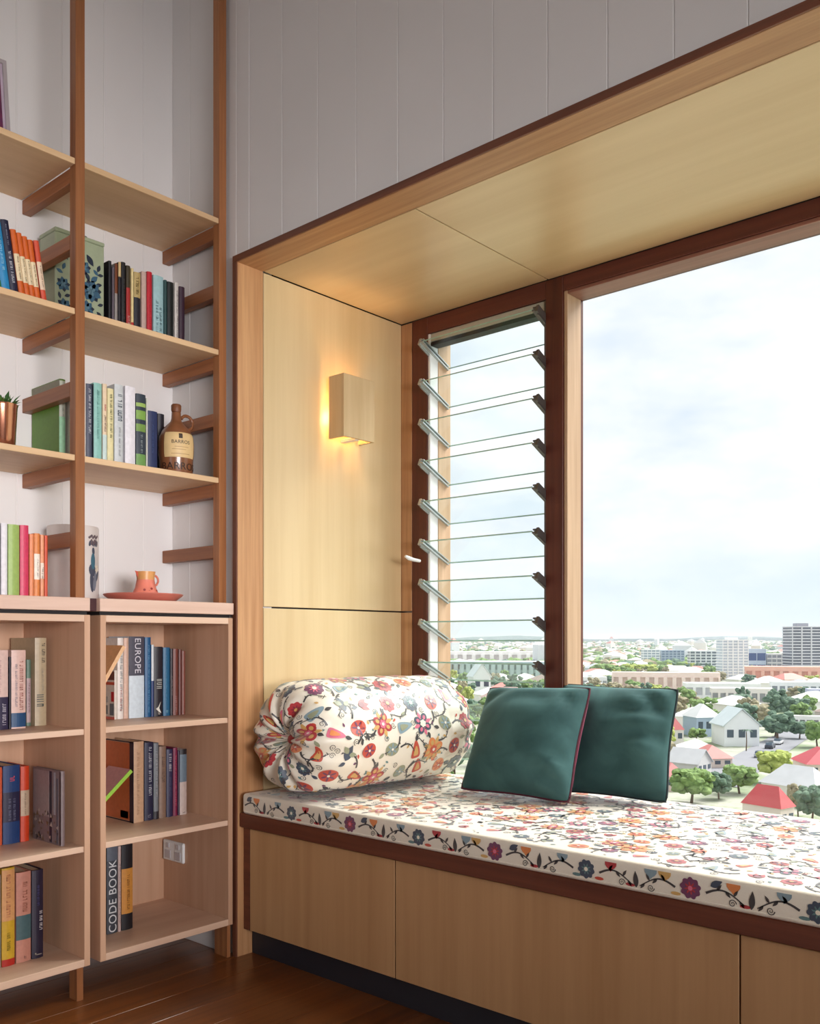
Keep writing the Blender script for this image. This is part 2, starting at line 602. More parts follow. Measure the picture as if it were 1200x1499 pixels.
# nine tilted glass blades, each held by a clip at either end
B_L, B_ANG, B_T = 0.170, math.radians(25), 0.006
dy, dz = math.cos(B_ANG), -math.sin(B_ANG)
for i in range(11):
    zt = 2.192 - .1536 * i
    yt = 2.660
    if zt - .08 < .50:
        break

    def P(s, t, x, yt=yt, zt=zt):             # s along the blade outward, t across its thickness
        return (x + 2.04, yt - 2.76 + dy * s + math.sin(B_ANG) * t, zt - .45 + dz * s + math.cos(B_ANG) * t)
    mb = MB()
    xa, xb = -2.292, -1.792
    v = [P(s, t, xx) for xx in (xa, xb) for s in (0, B_L) for t in (0, B_T)]
    mb.add(v, [(0, 1, 5, 4), (2, 6, 7, 3)], 1)        # long edges
    mb.add(v, [(0, 4, 6, 2), (1, 3, 7, 5)], 0)
    bl = mb.build('louvre_blade', [M_BLADE, M_GEDGE], w1)
    for xx, sg, mt in ((-2.312, 1, M_ALU), (-1.766, -1, M_ALUD)):
        cb = MB()
        for (s0, s1, t0, t1, d0, d1) in ((-.004, B_L + .004, -.011, .015, .0, .010), (-.004, B_L + .002, -.006, -.001, .010, .024), (-.004, B_L * .99, .007, .011, .010, .024), (.01, B_L - .01, -.015, -.011, .002, .007)):
            xs = sorted((xx + sg * d0, xx + sg * d1))
            vv = [P(s, t, q) for q in xs for s in (s0, s1) for t in (t0, t1)]
            cb.add(vv, [(0, 1, 3, 2), (4, 6, 7, 5), (0, 4, 5, 1), (2, 3, 7, 6), (0, 2, 6, 4), (1, 5, 7, 3)])
        cb.build('blade_clip', mt, bl)
hd = MB().tube([(-.276, -.09, .905), (-.276, -.125, .907), (-.280, -.150, .912), (-.281, -.168, .918)], [.006, .007, .008, .005], 8)
hd.build('lever_handle', M_PVC, w1, smooth=True)

w2 = tag(empty('window_2', (-.4, 2.78, .45)), kind='structure')
part_box('head', M_FRAME_X, w2, -1.697, XO - .02, YG + .0005, YD, 2.250, ZS - .001)
part_box('sill', M_FRAME_X, w2, -1.697, XO - .02, YG + .0005, YD, .44, .49)
part_box('jamb', M_FRAME_Z, w2, .88, XO - .02, YG, YD, .49, 2.25)
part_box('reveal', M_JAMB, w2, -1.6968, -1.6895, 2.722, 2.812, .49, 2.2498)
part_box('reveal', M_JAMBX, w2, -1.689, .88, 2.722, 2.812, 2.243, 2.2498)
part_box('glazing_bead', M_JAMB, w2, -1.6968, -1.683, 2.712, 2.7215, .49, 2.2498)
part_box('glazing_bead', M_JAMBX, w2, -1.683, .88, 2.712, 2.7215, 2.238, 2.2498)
part_box('pane', M_GLASS, w2, -1.6965, .885, 2.814, 2.820, .485, 2.252, 0)

# ------------------------------------------------------------------ window bench
be = empty('window_bench', (-.75, 2.3, 0), 'long birch plywood drawer bench built in under the big window', 'bench')
part_box('carcass', M_DARK, be, XL + .002, XO - .022, 1.942, 2.70, .088, .448)
part_box('seat_board', M_RAIL, be, XL + .001, XO - .021, 1.931, 2.705, .449, .478)
part_box('rail', M_RAIL, be, XL + .0005, XO - .0205, 1.902, 1.930, .430, .478, .003)
part_box('end_filler', M_RAIL, be, XL + .0005, -2.4105, 1.9195, 1.941, .088, .429)
for a, b in ((-2.408, -1.7600), (-1.7560, -.7690), (-.7650, .2100), (.2140, XO - .023)):
    part_box('drawer_front', M_DRAWER, be, a, b, 1.919, 1.937, .090, .425, .0012)
part_box('kickboard', M_KICK, be, XL + .001, XO - .022, 1.955, 1.97, 0, .087)

# ------------------------------------------------------------------ bookshelf: posts, rungs, shelves
XSF = -2.500
PY = ((.842, .871), (1.352, 1.381), (1.862, 1.891))
bs = empty('bookshelf', (-2.66, 1.36, 1.172), 'tall open ladder bookshelf of brown timber posts with plywood shelves', 'bookshelf')
ZSH = (1.590, 2.016, 2.453)
for (a, b) in PY:
    part_box('post', M_POST, bs, -2.532, -2.497, a, b, 1.173, ZC - .001, .0015)
    for zt in (1.572, 1.998, 2.435, 1.368, 1.809, 2.240):
        part_box('rung', M_RUNG, bs, XW + .001, -2.5325, a + .0005, b - .0005, zt - .044, zt - .0003, .0015)
for zt in ZSH:
    part_box('shelf', M_SHELF, bs, XW + .0005, XSF, .8715, 1.3515, zt - .0178, zt, .0012)
    part_box('shelf', M_SHELF, bs, XW + .0005, XSF, 1.3815, 1.8615, zt - .0178, zt, .0012)

# ------------------------------------------------------------------ low cabinets and their tops
XCF = -2.451


def cabinet(y0, y1, label):
    c = empty('cabinet', (-2.64, (y0 + y1) / 2, 0), label, 'cabinet', 'open plywood cabinets under the bookshelf')
    t = .018
    part_box('side_panel', M_CAB, c, XW + .001, XCF, y0, y0 + t, .110, 1.123, .001)
    part_box('side_panel', M_CAB, c, XW + .001, XCF, y1 - t, y1, .110, 1.123, .001)
    part_box('top_panel', M_CABY, c, XW + .001, XCF, y0 + t, y1 - t, 1.103, 1.123, .001)
    part_box('bottom_panel', M_CABY, c, XW + .001, XCF, y0 + t, y1 - t, .110, .131, .001)
    part_box('back_panel', M_CAB, c, XW + .001, XW + .008, y0 + t, y1 - t, .131, 1.103, .0005)
    for zt in (.794, .456):
        part_box('shelf', M_CABY, c, XW + .008, XCF - .003, y0 + t, y1 - t, zt - .017, zt, .001)
    part_box('spacer', M_DARK, c, XW + .02, XCF - .012, y0 + .004, y1 - .004, 1.1235, 1.1335, 0)
    return c


cabL = cabinet(.893, 1.372, 'plywood cabinet under the bookshelf, the one farther from the window seat')
cabR = cabinet(1.404, 1.882, 'plywood cabinet under the bookshelf, right beside the window seat trim')
part_box('leg', M_POST, cabL, -2.535, -2.490, 1.352, 1.372, 0, .1095, .001)
part_box('leg', M_POST, cabL, -2.535, -2.490, .894, .925, 0, .1095, .001)
part_box('leg', M_POST, cabR, -2.532, -2.4635, 1.868, 1.882, 0, .1095, .001)
for a, b, lb in ((.875, 1.371, 'pale timber top of the cabinet farther from the window seat'), (1.402, 1.885, 'pale timber top of the cabinet beside the window seat, with the pink plate on it')):
    wt = MB().box(XW + .001, -2.4495, a, b, 1.134, 1.172).build('worktop', M_WTOP, None, .0015, loc=(-2.64, (a + b) / 2, 1.134))
    tag(wt, lb, 'worktop')
fb = MB().box(XW + .02, -2.468, 1.3715, 1.4015, 1.1345, 1.1715).build('filler_block', plain('plum_filler', (66, 32, 36), .6, .1, 20), None, .001, loc=(-2.64, 1.387, 1.1345))
tag(fb, 'dark plum block between the two pale cabinet tops', 'filler')

# ------------------------------------------------------------------ double power outlet on the cabinet side
ol = empty('power_outlet', (-2.752, 1.8638, .275), 'white double power outlet low inside the cabinet, beside the code book shelf', 'outlet')
part_box('face_plate', M_PVC, ol, -2.812, -2.692, 1.853, 1.8636, .275, .345, .003)
for xx in (-2.782, -2.722):
    part_box('socket', plain('outlet_grey', (196, 192, 196), .4, .03), ol, xx - .017, xx + .017, 1.8505, 1.8529, .283, .312, .002)
    part_box('switch', plain('outlet_grey', (196, 192, 196)), ol, xx - .010, xx + .010, 1.8495, 1.8529, .320, .337, .002)

# ------------------------------------------------------------------ wall light on the ply panel
wl_ = empty('wall_light', (XL, 2.37, 1.78), 'plywood box wall light glowing warm against the ply panel', 'lamp')
sx0, sx1, sy0, sy1, sz0, sz1 = XL + .022, XL + .100, 2.288, 2.446, 1.778, 2.003
M_LAMPPLY = wood('lamp_ply', (196, 164, 118), (214, 186, 142), 'z', 40, .06, .5, .5, .02, .02)
part_box('front_panel', M_LAMPPLY, wl_, sx1 - .010, sx1, sy0, sy1, sz0, sz1, .001)
part_box('side_panel', M_LAMPPLY, wl_, sx0, sx1 - .0102, sy0, sy0 + .010, sz0, sz1, .001)
part_box('side_panel', M_LAMPPLY, wl_, sx0, sx1 - .0102, sy1 - .010, sy1, sz0, sz1, .001)
part_box('back_plate', plain('lamp_plate', (236, 232, 224), .5, .02), wl_, XL + .0005, XL + .012, 2.33, 2.404, 1.82, 1.96, .001)
part_box('bracket', plain('lamp_plate', (236, 232, 224)), wl_, XL + .012, sx1 - .0105, 2.355, 2.379, 1.776, 1.786, .001)
bulb = MB().lathe([(.004, .06), (.013, .068), (.018, .09), (.017, .115), (.010, .135), (.002, .142)], 16, .048, 0.0).build('bulb', emit('warm_bulb', (255, 196, 120), 9.0), wl_, smooth=True)
lamp('wall_light_bulb', 'POINT', (XL + .05, 2.37, 1.88), (0, 0, 0), 4.5, (1.0, .62, .28), shadow_soft_size=.03).parent = None

# ------------------------------------------------------------------ books
def cmat(rgb, rough=0.45):
    return plain('cover_%d_%d_%d' % tuple(rgb), rgb, rough, .07, 90)


rb = random.Random(5)


def glyph_rows(mb, y0, y1, z0, z1, seed, size):
    """tiny strokes standing for spine lettering that cannot be read, running up the spine"""
    r = random.Random(seed)
    z = z0
    while z < z1 - size:
        n = r.randint(3, 8)
        for _ in range(n):
            if z > z1 - size:
                break
            w = size * r.uniform(.45, .7)
            yy0, yy1 = y0, y1
            k = r.choice((0, 1, 2))
            s = size * .16
            mb.box(-.0001, .0004, yy0, yy1, z, z + s)
            if k:
                q = yy0 if k == 1 else yy1 - (yy1 - yy0) * .2
                mb.box(-.0001, .0004, q, q + (yy1 - yy0) * .2, z, z + w)
            if r.random() < .5:
                mb.box(-.0001, .0004, yy0, yy1, z + w - s, z + w)
            z += size * .85
        z += size * .7


def book(y0, y1, zb, h, xs, depth, rgb, label, group, lean=0.0, bands=(), marks=(), title=None, page=True, back=None, cover_art_and_shade=()):
    t = y1 - y0
    b = empty('book', (xs, y0, zb), label, 'book', group, rot=(lean, 0, 0))
    e = min(.0025, t * .16)
    m = cmat(rgb)
    bul = min(.004, t * .22)
    mb = MB()
    # spine: slightly rounded slab, then two boards
    arc = [(-.001 + bul * math.sin(math.pi * i / 6) - bul, t * i / 6) for i in range(7)]
    poly = arc + [(-bul - e - .002, t), (-bul - e - .002, 0)]
    mb.prism(poly, 'z', 0, h)
    mb.box(-depth, -bul - e - .0015, 0, e, 0, h)
    mb.box(-depth, -bul - e - .0015, t - e, t, 0, h)
    cov = mb.build('cover', m, b)
    if page:
        MB().box(-depth + .004, -bul - e - .0022, e + .0002, t - e - .0002, .003, h - .004).build('pages', M_PAGE, b)
    for (f0, f1, c) in bands:
        arc2 = [(q[0] + .0006, q[1]) for q in arc]
        poly2 = arc2 + [(-bul - .001, t + .0003), (-bul - .001, -.0003)]
        MB().prism(poly2, 'z', h * f0, h * f1).build('spine_band', cmat(c), cov)
    for (f0, f1, c, w0, w1) in marks:
        g = MB()
        glyph_rows(g, t * w0, t * w1, h * f0, h * f1, int(1000 * (f0 + f1) + 7 * t * 1e4 + 13 * h * 1e3), max(.004, t * (w1 - w0) * .75))
        if g.v:
            o = g.build('lettering', cmat(c), cov)
            o.location.x = .0004
    if title:
        body, fc, size, c, up = title
        rot = Matrix(((0, 0, 1, 0), (0 if True else 0, 1, 0, 0), (0, 0, 0, 0), (0, 0, 0, 1)))
        # text x axis runs up (+z) or down (-z) the spine; text normal is +x
        if up:
            R = Matrix(((0, 0, 1, .0008), (0, -1, 0, t / 2), (1, 0, 0, h * fc), (0, 0, 0, 1)))
            R = Matrix(((0, 0, 1, .0008), (-0, -1, 0, t / 2), (1, 0, 0, h * fc), (0, 0, 0, 1)))
        else:
            R = Matrix(((0, 0, 1, .0008), (0, 1, 0, t / 2), (-1, 0, 0, h * fc), (0, 0, 0, 1)))
        text_part('title', body, size, cmat(c), cov, R)
    for (a0, a1, f0, f1, c) in cover_art_and_shade:              # printed blocks and painted shade on the cover that faces -y
        MB().box(-depth + depth * a0, -depth + depth * a1, -.0006, -.0001, h * f0, h * f1).build('cover_print_and_shade', cmat(c), cov)
    return b


def row(xs, zb, depth, group, items):
    for it in items:
        u0, u1, vt, rgb, label = it[:5]
        kw = dict(it[5]) if len(it) > 5 else {}
        x = kw.pop('x', xs(u0) if callable(xs) else xs)
        d = kw.pop('d', depth)
        y0, y1 = onx(u0, 900, x).y, onx(u1, 900, x).y - (.0016 if callable(xs) else 0)
        zt = onx((u0 + u1) / 2, vt, x).z
        book(y0 + .0004, y1 - .0004, zb + .0006, zt - zb, x, d, rgb, label, group, **kw)


ORG, CRM, NAVY, BLK = (204, 92, 28), (228, 208, 170), (28, 34, 58), (26, 26, 30)

# --- middle upper shelf, right bay (beside the floral tin)
row(lambda u: -2.690 + .040 * (u - 159) / 104, ZSH[1], .130, 'books beside the blue floral tin', [
    (159.5, 164.6, 382, BLK, 'thin black book touching the blue floral tin'),
    (164.8, 168.4, 391, (98, 88, 98), 'thin grey-mauve book second from the floral tin'),
    (168.6, 173.6, 386, (150, 142, 138), 'thin grey book with a brown top band', dict(bands=[(.62, 1, (112, 58, 30))])),
    (173.8, 178.4, 384, (40, 36, 42), 'dark book with a cream and gold head band', dict(bands=[(.82, 1, (206, 178, 128))])),
    (178.6, 185.4, 384, (22, 22, 26), 'thick black book between dark slim books', dict(marks=[(.3, .8, (90, 84, 80), .3, .6)])),
    (185.6, 192.2, 389, (64, 54, 36), 'olive and red book with pale lettering near its foot', dict(bands=[(.14, .72, (168, 42, 40))], marks=[(.15, .4, (226, 190, 180), .25, .75), (.02, .12, (190, 180, 170), .25, .75)])),
    (192.6, 197.0, 393, (226, 206, 150), 'slim cream-yellow book with a red foot', dict(bands=[(.12, .3, (190, 50, 48)), (0, .12, (170, 160, 160))])),
    (197.2, 207.2, 399, (34, 34, 44), 'dark book with a mottled gold upper half', dict(bands=[(.66, 1, (188, 164, 108))], marks=[(.7, .95, (112, 92, 50), .2, .6)])),
    (208.2, 216.2, 398, (196, 168, 158), 'dusty pink book left of the bright red one'),
    (216.4, 224.4, 398, (192, 26, 44), 'bright red slim book on the middle upper shelf', dict(marks=[(.1, .7, (222, 70, 80), .3, .6)])),
    (225.6, 240.8, 404, (164, 200, 204), 'wide pale blue book with fine grey lettering', dict(marks=[(.2, .68, (110, 140, 150), .18, .4), (.2, .6, (120, 150, 156), .55, .75), (.04, .1, (30, 60, 66), .3, .6)])),
    (241.2, 245.6, 410, (44, 78, 78), 'dark teal slim book right of the pale blue one'),
    (246.0, 255.6, 413, (22, 28, 28), 'black-green book left of the slim white book', dict(marks=[(.05, .12, (150, 160, 150), .3, .6)])),
    (256.6, 262.8, 414, (214, 208, 202), 'slim white book near the end of the upper row', dict(marks=[(.2, .9, (150, 140, 140), .35, .65)])),
    (263.6, 272.0, 420, (58, 36, 52), 'dark plum book ending the upper row'),
])

# --- middle upper shelf, left bay: leaning books
lean = math.radians(8.5)
gL = 'books leaning on the middle upper shelf'
xs = -2.560


def leaning(ub0, ub1, vb, vt, rgb, label, **kw):
    y0, y1 = onx(ub0, vb, xs).y, onx(ub1, vb, xs).y
    h = (onx(ub0, vt, xs).z - ZSH[1]) / math.cos(lean)
    book(y0 + .0003, y1 - .0003, ZSH[1] + .001, h, xs, .13, rgb, label, gL, lean=lean, **kw)


leaning(-14, 5, 412, 330, (52, 150, 190), 'bright blue and green book leaning at the shelf end', bands=[(0, .2, (40, 110, 60))], marks=[(.3, .9, (120, 200, 226), .3, .5)])
leaning(5.3, 17.5, 416, 328, (40, 132, 184), 'sky blue book leaning against the navy one', marks=[(.35, .9, (160, 215, 240), .3, .6)])
leaning(18, 29.5, 420, 326, (24, 26, 54), 'navy leaning book with white spine lettering', marks=[(.2, .62, (214, 214, 222), .3, .62), (.03, .1, (230, 230, 236), .25, .75), (.68, .96, (150, 152, 170), .38, .55)])
for i, (a, b) in enumerate(((30.5, 38.8), (39.2, 46.4), (46.8, 54.0), (54.4, 61.6))):
    leaning(a, b, 426 + 3 * i, 340 + 5 * i, ORG, ('orange paperback with cream middle band, next to the navy leaning book', 'orange and cream banded paperback, second of four alike',
            'orange and cream banded paperback, third of four alike', 'orange and cream banded paperback, last of four alike')[i], bands=[(.28, .66, CRM)], marks=[(.3, .64, (120, 96, 76), .4, .62)])
leaning(63.5, 71.0, 437, 356, (206, 78, 52), 'orange-red paperback with cream band and dark red edge, end of the leaning row', bands=[(.26, .68, (226, 200, 172))], marks=[(.3, .64, (130, 96, 80), .4, .6)])

# --- lower shelf, right bay
row(-2.560, ZSH[0], .15, 'books beside the stoneware jug', [
    (121.0, 126.4, 561, (232, 222, 212), 'slim white book half hidden by the timber post'),
    (127.0, 136.2, 562, (70, 74, 92), 'slate grey book with pale vertical lettering', dict(marks=[(.36, .95, (206, 208, 216), .3, .66)])),
    (136.4, 137.8, 562, (32, 52, 56), 'very slim dark teal book'),
    (138.0, 150.0, 561, (138, 190, 180), 'mint green book with tall faint lettering', dict(marks=[(.3, .92, (96, 148, 142), .35, .6)])),
    (151.0, 157.6, 562, (226, 202, 170), 'peach-cream book with red and black lettering', dict(bands=[(0, .36, (196, 214, 210))], marks=[(.4, .62, (90, 60, 60), .3, .65), (.66, .76, (180, 70, 80), .3, .65)])),
    (158.4, 167.4, 569, (224, 212, 160), 'pale yellow book with olive lettering', dict(marks=[(.35, .95, (96, 100, 66), .3, .64)])),
    (168.6, 181.2, 563, (198, 202, 204), 'light grey book with big dark upper lettering', dict(marks=[(.55, .92, (58, 70, 90), .3, .78), (.12, .5, (150, 150, 156), .42, .62)])),
    (184.2, 199.2, 566, (226, 222, 228), 'thick plain white book', dict()),
    (200.2, 214.4, 577, (44, 54, 66), 'navy book striped with leaf green bands', dict(bands=[(.83, .88, (150, 178, 92)), (.66, .78, (122, 160, 70)), (.5, .6, (112, 146, 66)), (0, .2, (104, 148, 76))], marks=[(.22, .48, (150, 160, 160), .4, .6)])),
    (214.6, 216.8, 583, (206, 206, 196), 'sliver-thin pale book by the striped one'),
    (217.6, 231.4, 602, (32, 44, 86), 'royal navy book left of the stoneware jug', dict(marks=[(.3, .8, (60, 80, 130), .35, .5)])),
    (232.0, 241.5, 606, (40, 38, 46), 'charcoal book tucked behind the stoneware jug', dict(x=-2.66)),
])
# green book standing with its cover to the room, mint spine
y0 = onx(88, 600, -2.645).y
book(y0, y0 + .019, ZSH[0] + .0006, onx(92, 555, -2.645).z - ZSH[0], -2.645, .180, (88, 128, 40), 'tall leaf green book with mint spine standing by the post', 'books beside the stoneware jug',
     bands=[(0, .55, (170, 226, 186)), (.55, .98, (206, 212, 196))], marks=[(.55, .95, (150, 160, 140), .4, .6)], cover_art_and_shade=[(.02, .98, .86, .99, (120, 118, 96))])  # greyish top block: shaded upper part of the cover, painted in

# --- cabinet top, left: standing books
gT = 'books standing on the cabinet top'
row(-2.545, 1.172, .15, gT, [
    (-9, 1.5, 767, (52, 56, 78), 'slate blue book at the end of the cabinet top row', dict(marks=[(.2, .5, (190, 196, 206), .3, .6)])),
    (2.5, 12.0, 766, (226, 222, 226), 'plain white book on the cabinet top'),
    (13.0, 29.5, 768, (150, 176, 92), 'fresh green book on the cabinet top'),
    (30.5, 43.0, 769, (206, 56, 92), 'raspberry pink book on the cabinet top'),
    (44.0, 50.5, 782, (226, 140, 96), 'salmon orange paperback right of the raspberry book'),
    (51.0, 59.5, 781, (218, 132, 70), 'orange paperback with white middle panel on the cabinet top', dict(bands=[(.28, .68, (238, 226, 210))], marks=[(.32, .62, (120, 100, 90), .4, .6)])),
    (60.0, 65.5, 783, (226, 150, 110), 'slim peach paperback with dark marks', dict(bands=[(.3, .55, (236, 214, 196))], marks=[(.3, .5, (70, 40, 40), .25, .7)])),
    (66.0, 70.5, 784, (208, 78, 44), 'slim red-orange paperback beside the white vase'),
])

# --- cabinets: upper row
ZA, ZB, ZD = .794, .456, .131
gA = 'books on the cabinet shelves'
row(-2.665, ZA, .13, gA, [
    (173.0, 181.8, 934, (226, 216, 208), 'white patterned book left of the europe book', dict(marks=[(.1, .9, (120, 130, 130), .3, .7), (.1, .4, (200, 90, 80), .3, .6)])),
    (182.2, 189.4, 934, (206, 170, 150), 'beige-pink slim book touching the europe book'),
    (190.0, 212.2, 932, (206, 218, 226), 'thick pale book with charcoal upper half titled europe', dict(bands=[(.52, 1, (70, 68, 82))], title=('EUROPE', .765, .031, (214, 212, 220), False))),
    (213.2, 222.0, 933, (24, 84, 130), 'strong blue book right of the europe book', dict(marks=[(.06, .92, (120, 170, 206), .4, .62)])),
    (222.2, 226.0, 944, (42, 60, 110), 'slim indigo book with a white upper spine', dict(bands=[(.5, 1, (206, 212, 216))])),
    (226.6, 239.2, 947, (34, 30, 40), 'black book with a white bird on its spine', dict(marks=[(.4, .62, (176, 176, 170), .2, .8), (.03, .08, (220, 210, 200), .35, .6)])),
    (240.0, 249.8, 948, (34, 96, 134), 'teal blue book right of the bird book', dict(marks=[(.2, .9, (90, 160, 190), .3, .42), (.05, .1, (140, 190, 206), .3, .6)])),
    (250.2, 254.0, 950, (40, 32, 40), 'slim near-black book right of the teal blue one', dict(marks=[(.3, .6, (150, 130, 130), .3, .6)])),
    (254.4, 262.0, 950, (116, 62, 52), 'reddish brown book near the end of the cabinet row', dict(marks=[(.05, .3, (180, 140, 140), .3, .6)])),
    (262.4, 266.8, 951, (98, 52, 46), 'slim dark brown book, last but one in the cabinet row'),
    (267.2, 272.2, 953, (124, 70, 58), 'slim russet book ending the cabinet row'),
])
# black book's bird
bk = [o for o in bpy.data.objects if o.get('label') == 'black book with a white bird on its spine'][0]
bt = MB()
bt.add([(0.0006, .004, .026), (.0006, .018, .016), (.0006, .030, .011), (.0006, .020, .028), (.0006, .028, .050), (.0006, .016, .032)], [(0, 1, 3, 5), (1, 2, 3), (5, 3, 4)])
o = bt.build('bird_print', cmat((226, 222, 210)), [c_ for c_ in bk.children if c_.name.startswith('cover')][0])
o.scale = (1, .8, 1)
# busy picture book with its cover towards the room, and a slim one leaning across it
y0 = onx(156.5, 1000, -2.60).y
pb = book(onx(172.4, 1000, -2.665).y - .012, onx(172.4, 1000, -2.665).y - .0005, ZA + .0006, .158, -2.662, .14, (206, 196, 184), 'pale picture book with red and black cover prints', gA,
          cover_art_and_shade=[(.50, .98, .80, .98, (110, 66, 54)), (.55, .75, .84, .96, (160, 150, 140)), (.50, .98, .70, .76, (190, 80, 56)), (.84, .96, .36, .56, (176, 36, 44)), (.5, .72, .34, .46, (170, 166, 160)), (.52, .70, .10, .28, (126, 126, 122)), (.78, .95, .08, .32, (104, 108, 114)), (.5, .98, .0, .05, (200, 100, 86))])


def lean_right(xs, zb, pa_, pb_, thick, depth, cov, edge, label):
    """a book leaning towards the window: its lower-left edge runs through two sighted points in the plane x = xs"""
    A, B = onx(pa_[0], pa_[1], xs), onx(pb_[0], pb_[1], xs)
    ang = math.atan2(B.y - A.y, B.z - A.z)
    h = (B.z - zb) / math.cos(ang) - thick * math.tan(ang)
    yb_ = A.y - (A.z - zb) * math.tan(ang)
    if yb_ < 1.4245:                           # wedged against the cabinet side
        dz_ = (1.4245 - yb_) / math.tan(ang)
        zb, yb_, h = zb + dz_, 1.4245, h - dz_ / math.cos(ang)
    e = empty('book', (xs, yb_, zb + thick * math.sin(ang) + .0008), label, 'book', gA, rot=(-ang, 0, 0))
    MB().box(-depth + .003, -.001, .0015, thick - .0015, .002, h - .002).build('pages', M_PAGE, e)
    MB().box(-depth, 0, 0, .0015, 0, h).build('cover', cmat(cov), e)
    MB().box(-.0005, .0015, 0, thick, 0, h).box(-depth, 0, thick - .0015, thick, 0, h).build('spine', cmat(edge), e)
    return e


lean_right(-2.615, ZA, (157, 988), (181, 945), .012, .11, (232, 176, 124), (232, 186, 140), 'slim peach book leaning diagonally in front of the picture book')

row(-2.645, ZB, .15, gA, [
    (195.6, 211.6, 1086, (196, 158, 126), 'big cream-spined book with orange wood-grain cover', dict(x=-2.640, d=.175, cover_art_and_shade=[(0, .86, .02, .98, (184, 92, 48)), (.86, 1, 0, 1, (40, 26, 44)), (0, 1, .985, 1.0, (40, 26, 44)), (0, 1, 0, .015, (40, 26, 44)), (.55, .82, .04, .13, (130, 70, 40))],
          marks=[(.1, .9, (160, 120, 92), .3, .5)])),
    (212.6, 225.4, 1087, (34, 34, 62), 'navy book with tall pale lettering', dict(marks=[(.32, .95, (196, 198, 206), .4, .72), (.04, .1, (150, 150, 160), .3, .6)])),
    (226.0, 233.4, 1088, (112, 116, 122), 'grey book with lettering and a dark foot', dict(bands=[(.0, .1, (40, 36, 44))], marks=[(.3, .9, (176, 178, 180), .3, .62)])),
    (234.0, 244.2, 1093, (132, 106, 90), 'taupe book with dark lettering', dict(marks=[(.5, .9, (86, 66, 56), .3, .65)])),
    (244.8, 254.0, 1097, (42, 40, 74), 'indigo book with white upper lettering', dict(marks=[(.68, .95, (224, 222, 226), .3, .66), (.3, .6, (90, 90, 120), .35, .6)])),
    (254.4, 260.8, 1095, (118, 26, 64), 'magenta book with pink lettering', dict(marks=[(.15, .92, (206, 90, 110), .3, .6)])),
    (261.0, 263.8, 1099, (50, 36, 60), 'slim dark violet book'),
    (264.2, 274.4, 1097, (190, 172, 164), 'pale book with blue-grey upper panel and black head', dict(bands=[(.5, .92, (98, 116, 130)), (.92, 1, (26, 24, 30))], marks=[(.03, .08, (60, 50, 50), .3, .6)])),
])
lean_right(-2.600, ZB, (157, 1168), (195, 1126), .012, .13, (206, 150, 148), (150, 196, 70), 'lime-edged pink book leaning across the orange wood-grain book')

row(-2.600, ZD, .16, gA, [
    (157.4, 173.2, 1240, (62, 66, 74), 'dark grey book titled code book', dict(title=('CODE BOOK', .43, .037, (216, 218, 220), True), bands=[(.84, 1, (92, 98, 110))])),
    (173.6, 178.0, 1239, (196, 172, 166), 'slim pale pink book right of the code book', dict(marks=[(.1, .8, (140, 110, 110), .3, .6)])),
    (179.0, 195.4, 1237, (26, 24, 30), 'black book with an amber middle panel', dict(bands=[(.19, .72, (202, 138, 62))], marks=[(.24, .68, (120, 70, 30), .42, .64)])),
])

# --- left cabinet
row(-2.600, ZA, .14, gA, [
    (-8.0, 13.0, 952, (214, 184, 174), 'pink-white thick book with a navy foot', dict(bands=[(0, .41, (44, 36, 66))], marks=[(.06, .36, (196, 190, 200), .55, .8), (.45, .9, (170, 130, 130), .3, .45)])),
    (13.8, 17.2, 962, (28, 22, 34), 'slim black book between two pink-white books'),
    (17.6, 38.8, 952, (216, 182, 170), 'pink-white book with dark blue picture at its foot', dict(bands=[(.02, .2, (30, 70, 110))], marks=[(.24, .88, (150, 80, 70), .52, .76), (.28, .84, (110, 110, 130), .22, .36), (.92, .96, (190, 90, 80), .3, .7)])),
])
row(-2.660, ZA, .14, gA, [
    (39.5, 46.0, 966, (96, 120, 104), 'small green and mauve book in the left cabinet', dict(bands=[(.05, .72, (176, 150, 150))], marks=[(.2, .66, (110, 70, 80), .3, .6)])),
])
row(-2.640, ZA, .16, gA, [
    (52.0, 69.0, 934, (176, 158, 128), 'tall khaki atlas-like book in the left cabinet', dict(marks=[(.72, .96, (50, 44, 40), .55, .8), (.4, .68, (140, 136, 124), .55, .7), (.22, .4, (84, 88, 84), .1, .7)])),
])
row(-2.640, ZB, .14, gA, [
    (-6.0, 4.4, 1124, (206, 92, 60), 'orange-red book at the edge of the left cabinet middle shelf', dict(marks=[(.2, .8, (230, 160, 140), .3, .5)])),
    (5.4, 30.2, 1121, (28, 56, 104), 'thick blue book with a small red emblem', dict(bands=[(.28, .66, (34, 30, 58))], marks=[(.3, .62, (116, 118, 140), .28, .42), (.3, .62, (110, 112, 136), .56, .7), (.8, .9, (206, 80, 96), .36, .64)])),
    (31.2, 43.8, 1122, (196, 60, 24), 'orange paperback with a buff middle band in the left cabinet', dict(bands=[(.34, .68, (182, 156, 130))], marks=[(.36, .66, (120, 96, 80), .4, .55)])),
])
yb = onx(90, 1180, -2.500).y
fb_ = book(yb - .001, yb + .012, ZB + .0006, .215, -2.500, .17, (128, 112, 112), 'grey flower-patterned book with its cover turned to the room', gA, cover_art_and_shade=[(.02, .58, .35, .97, (150, 132, 132)), (.60, .68, .02, .98, (40, 38, 52)), (.74, .80, .4, .97, (150, 150, 158)), (.84, .9, .02, .9, (92, 90, 100)), (.95, .99, .01, .99, (46, 26, 28))])
rf = random.Random(3)
fm = MB()
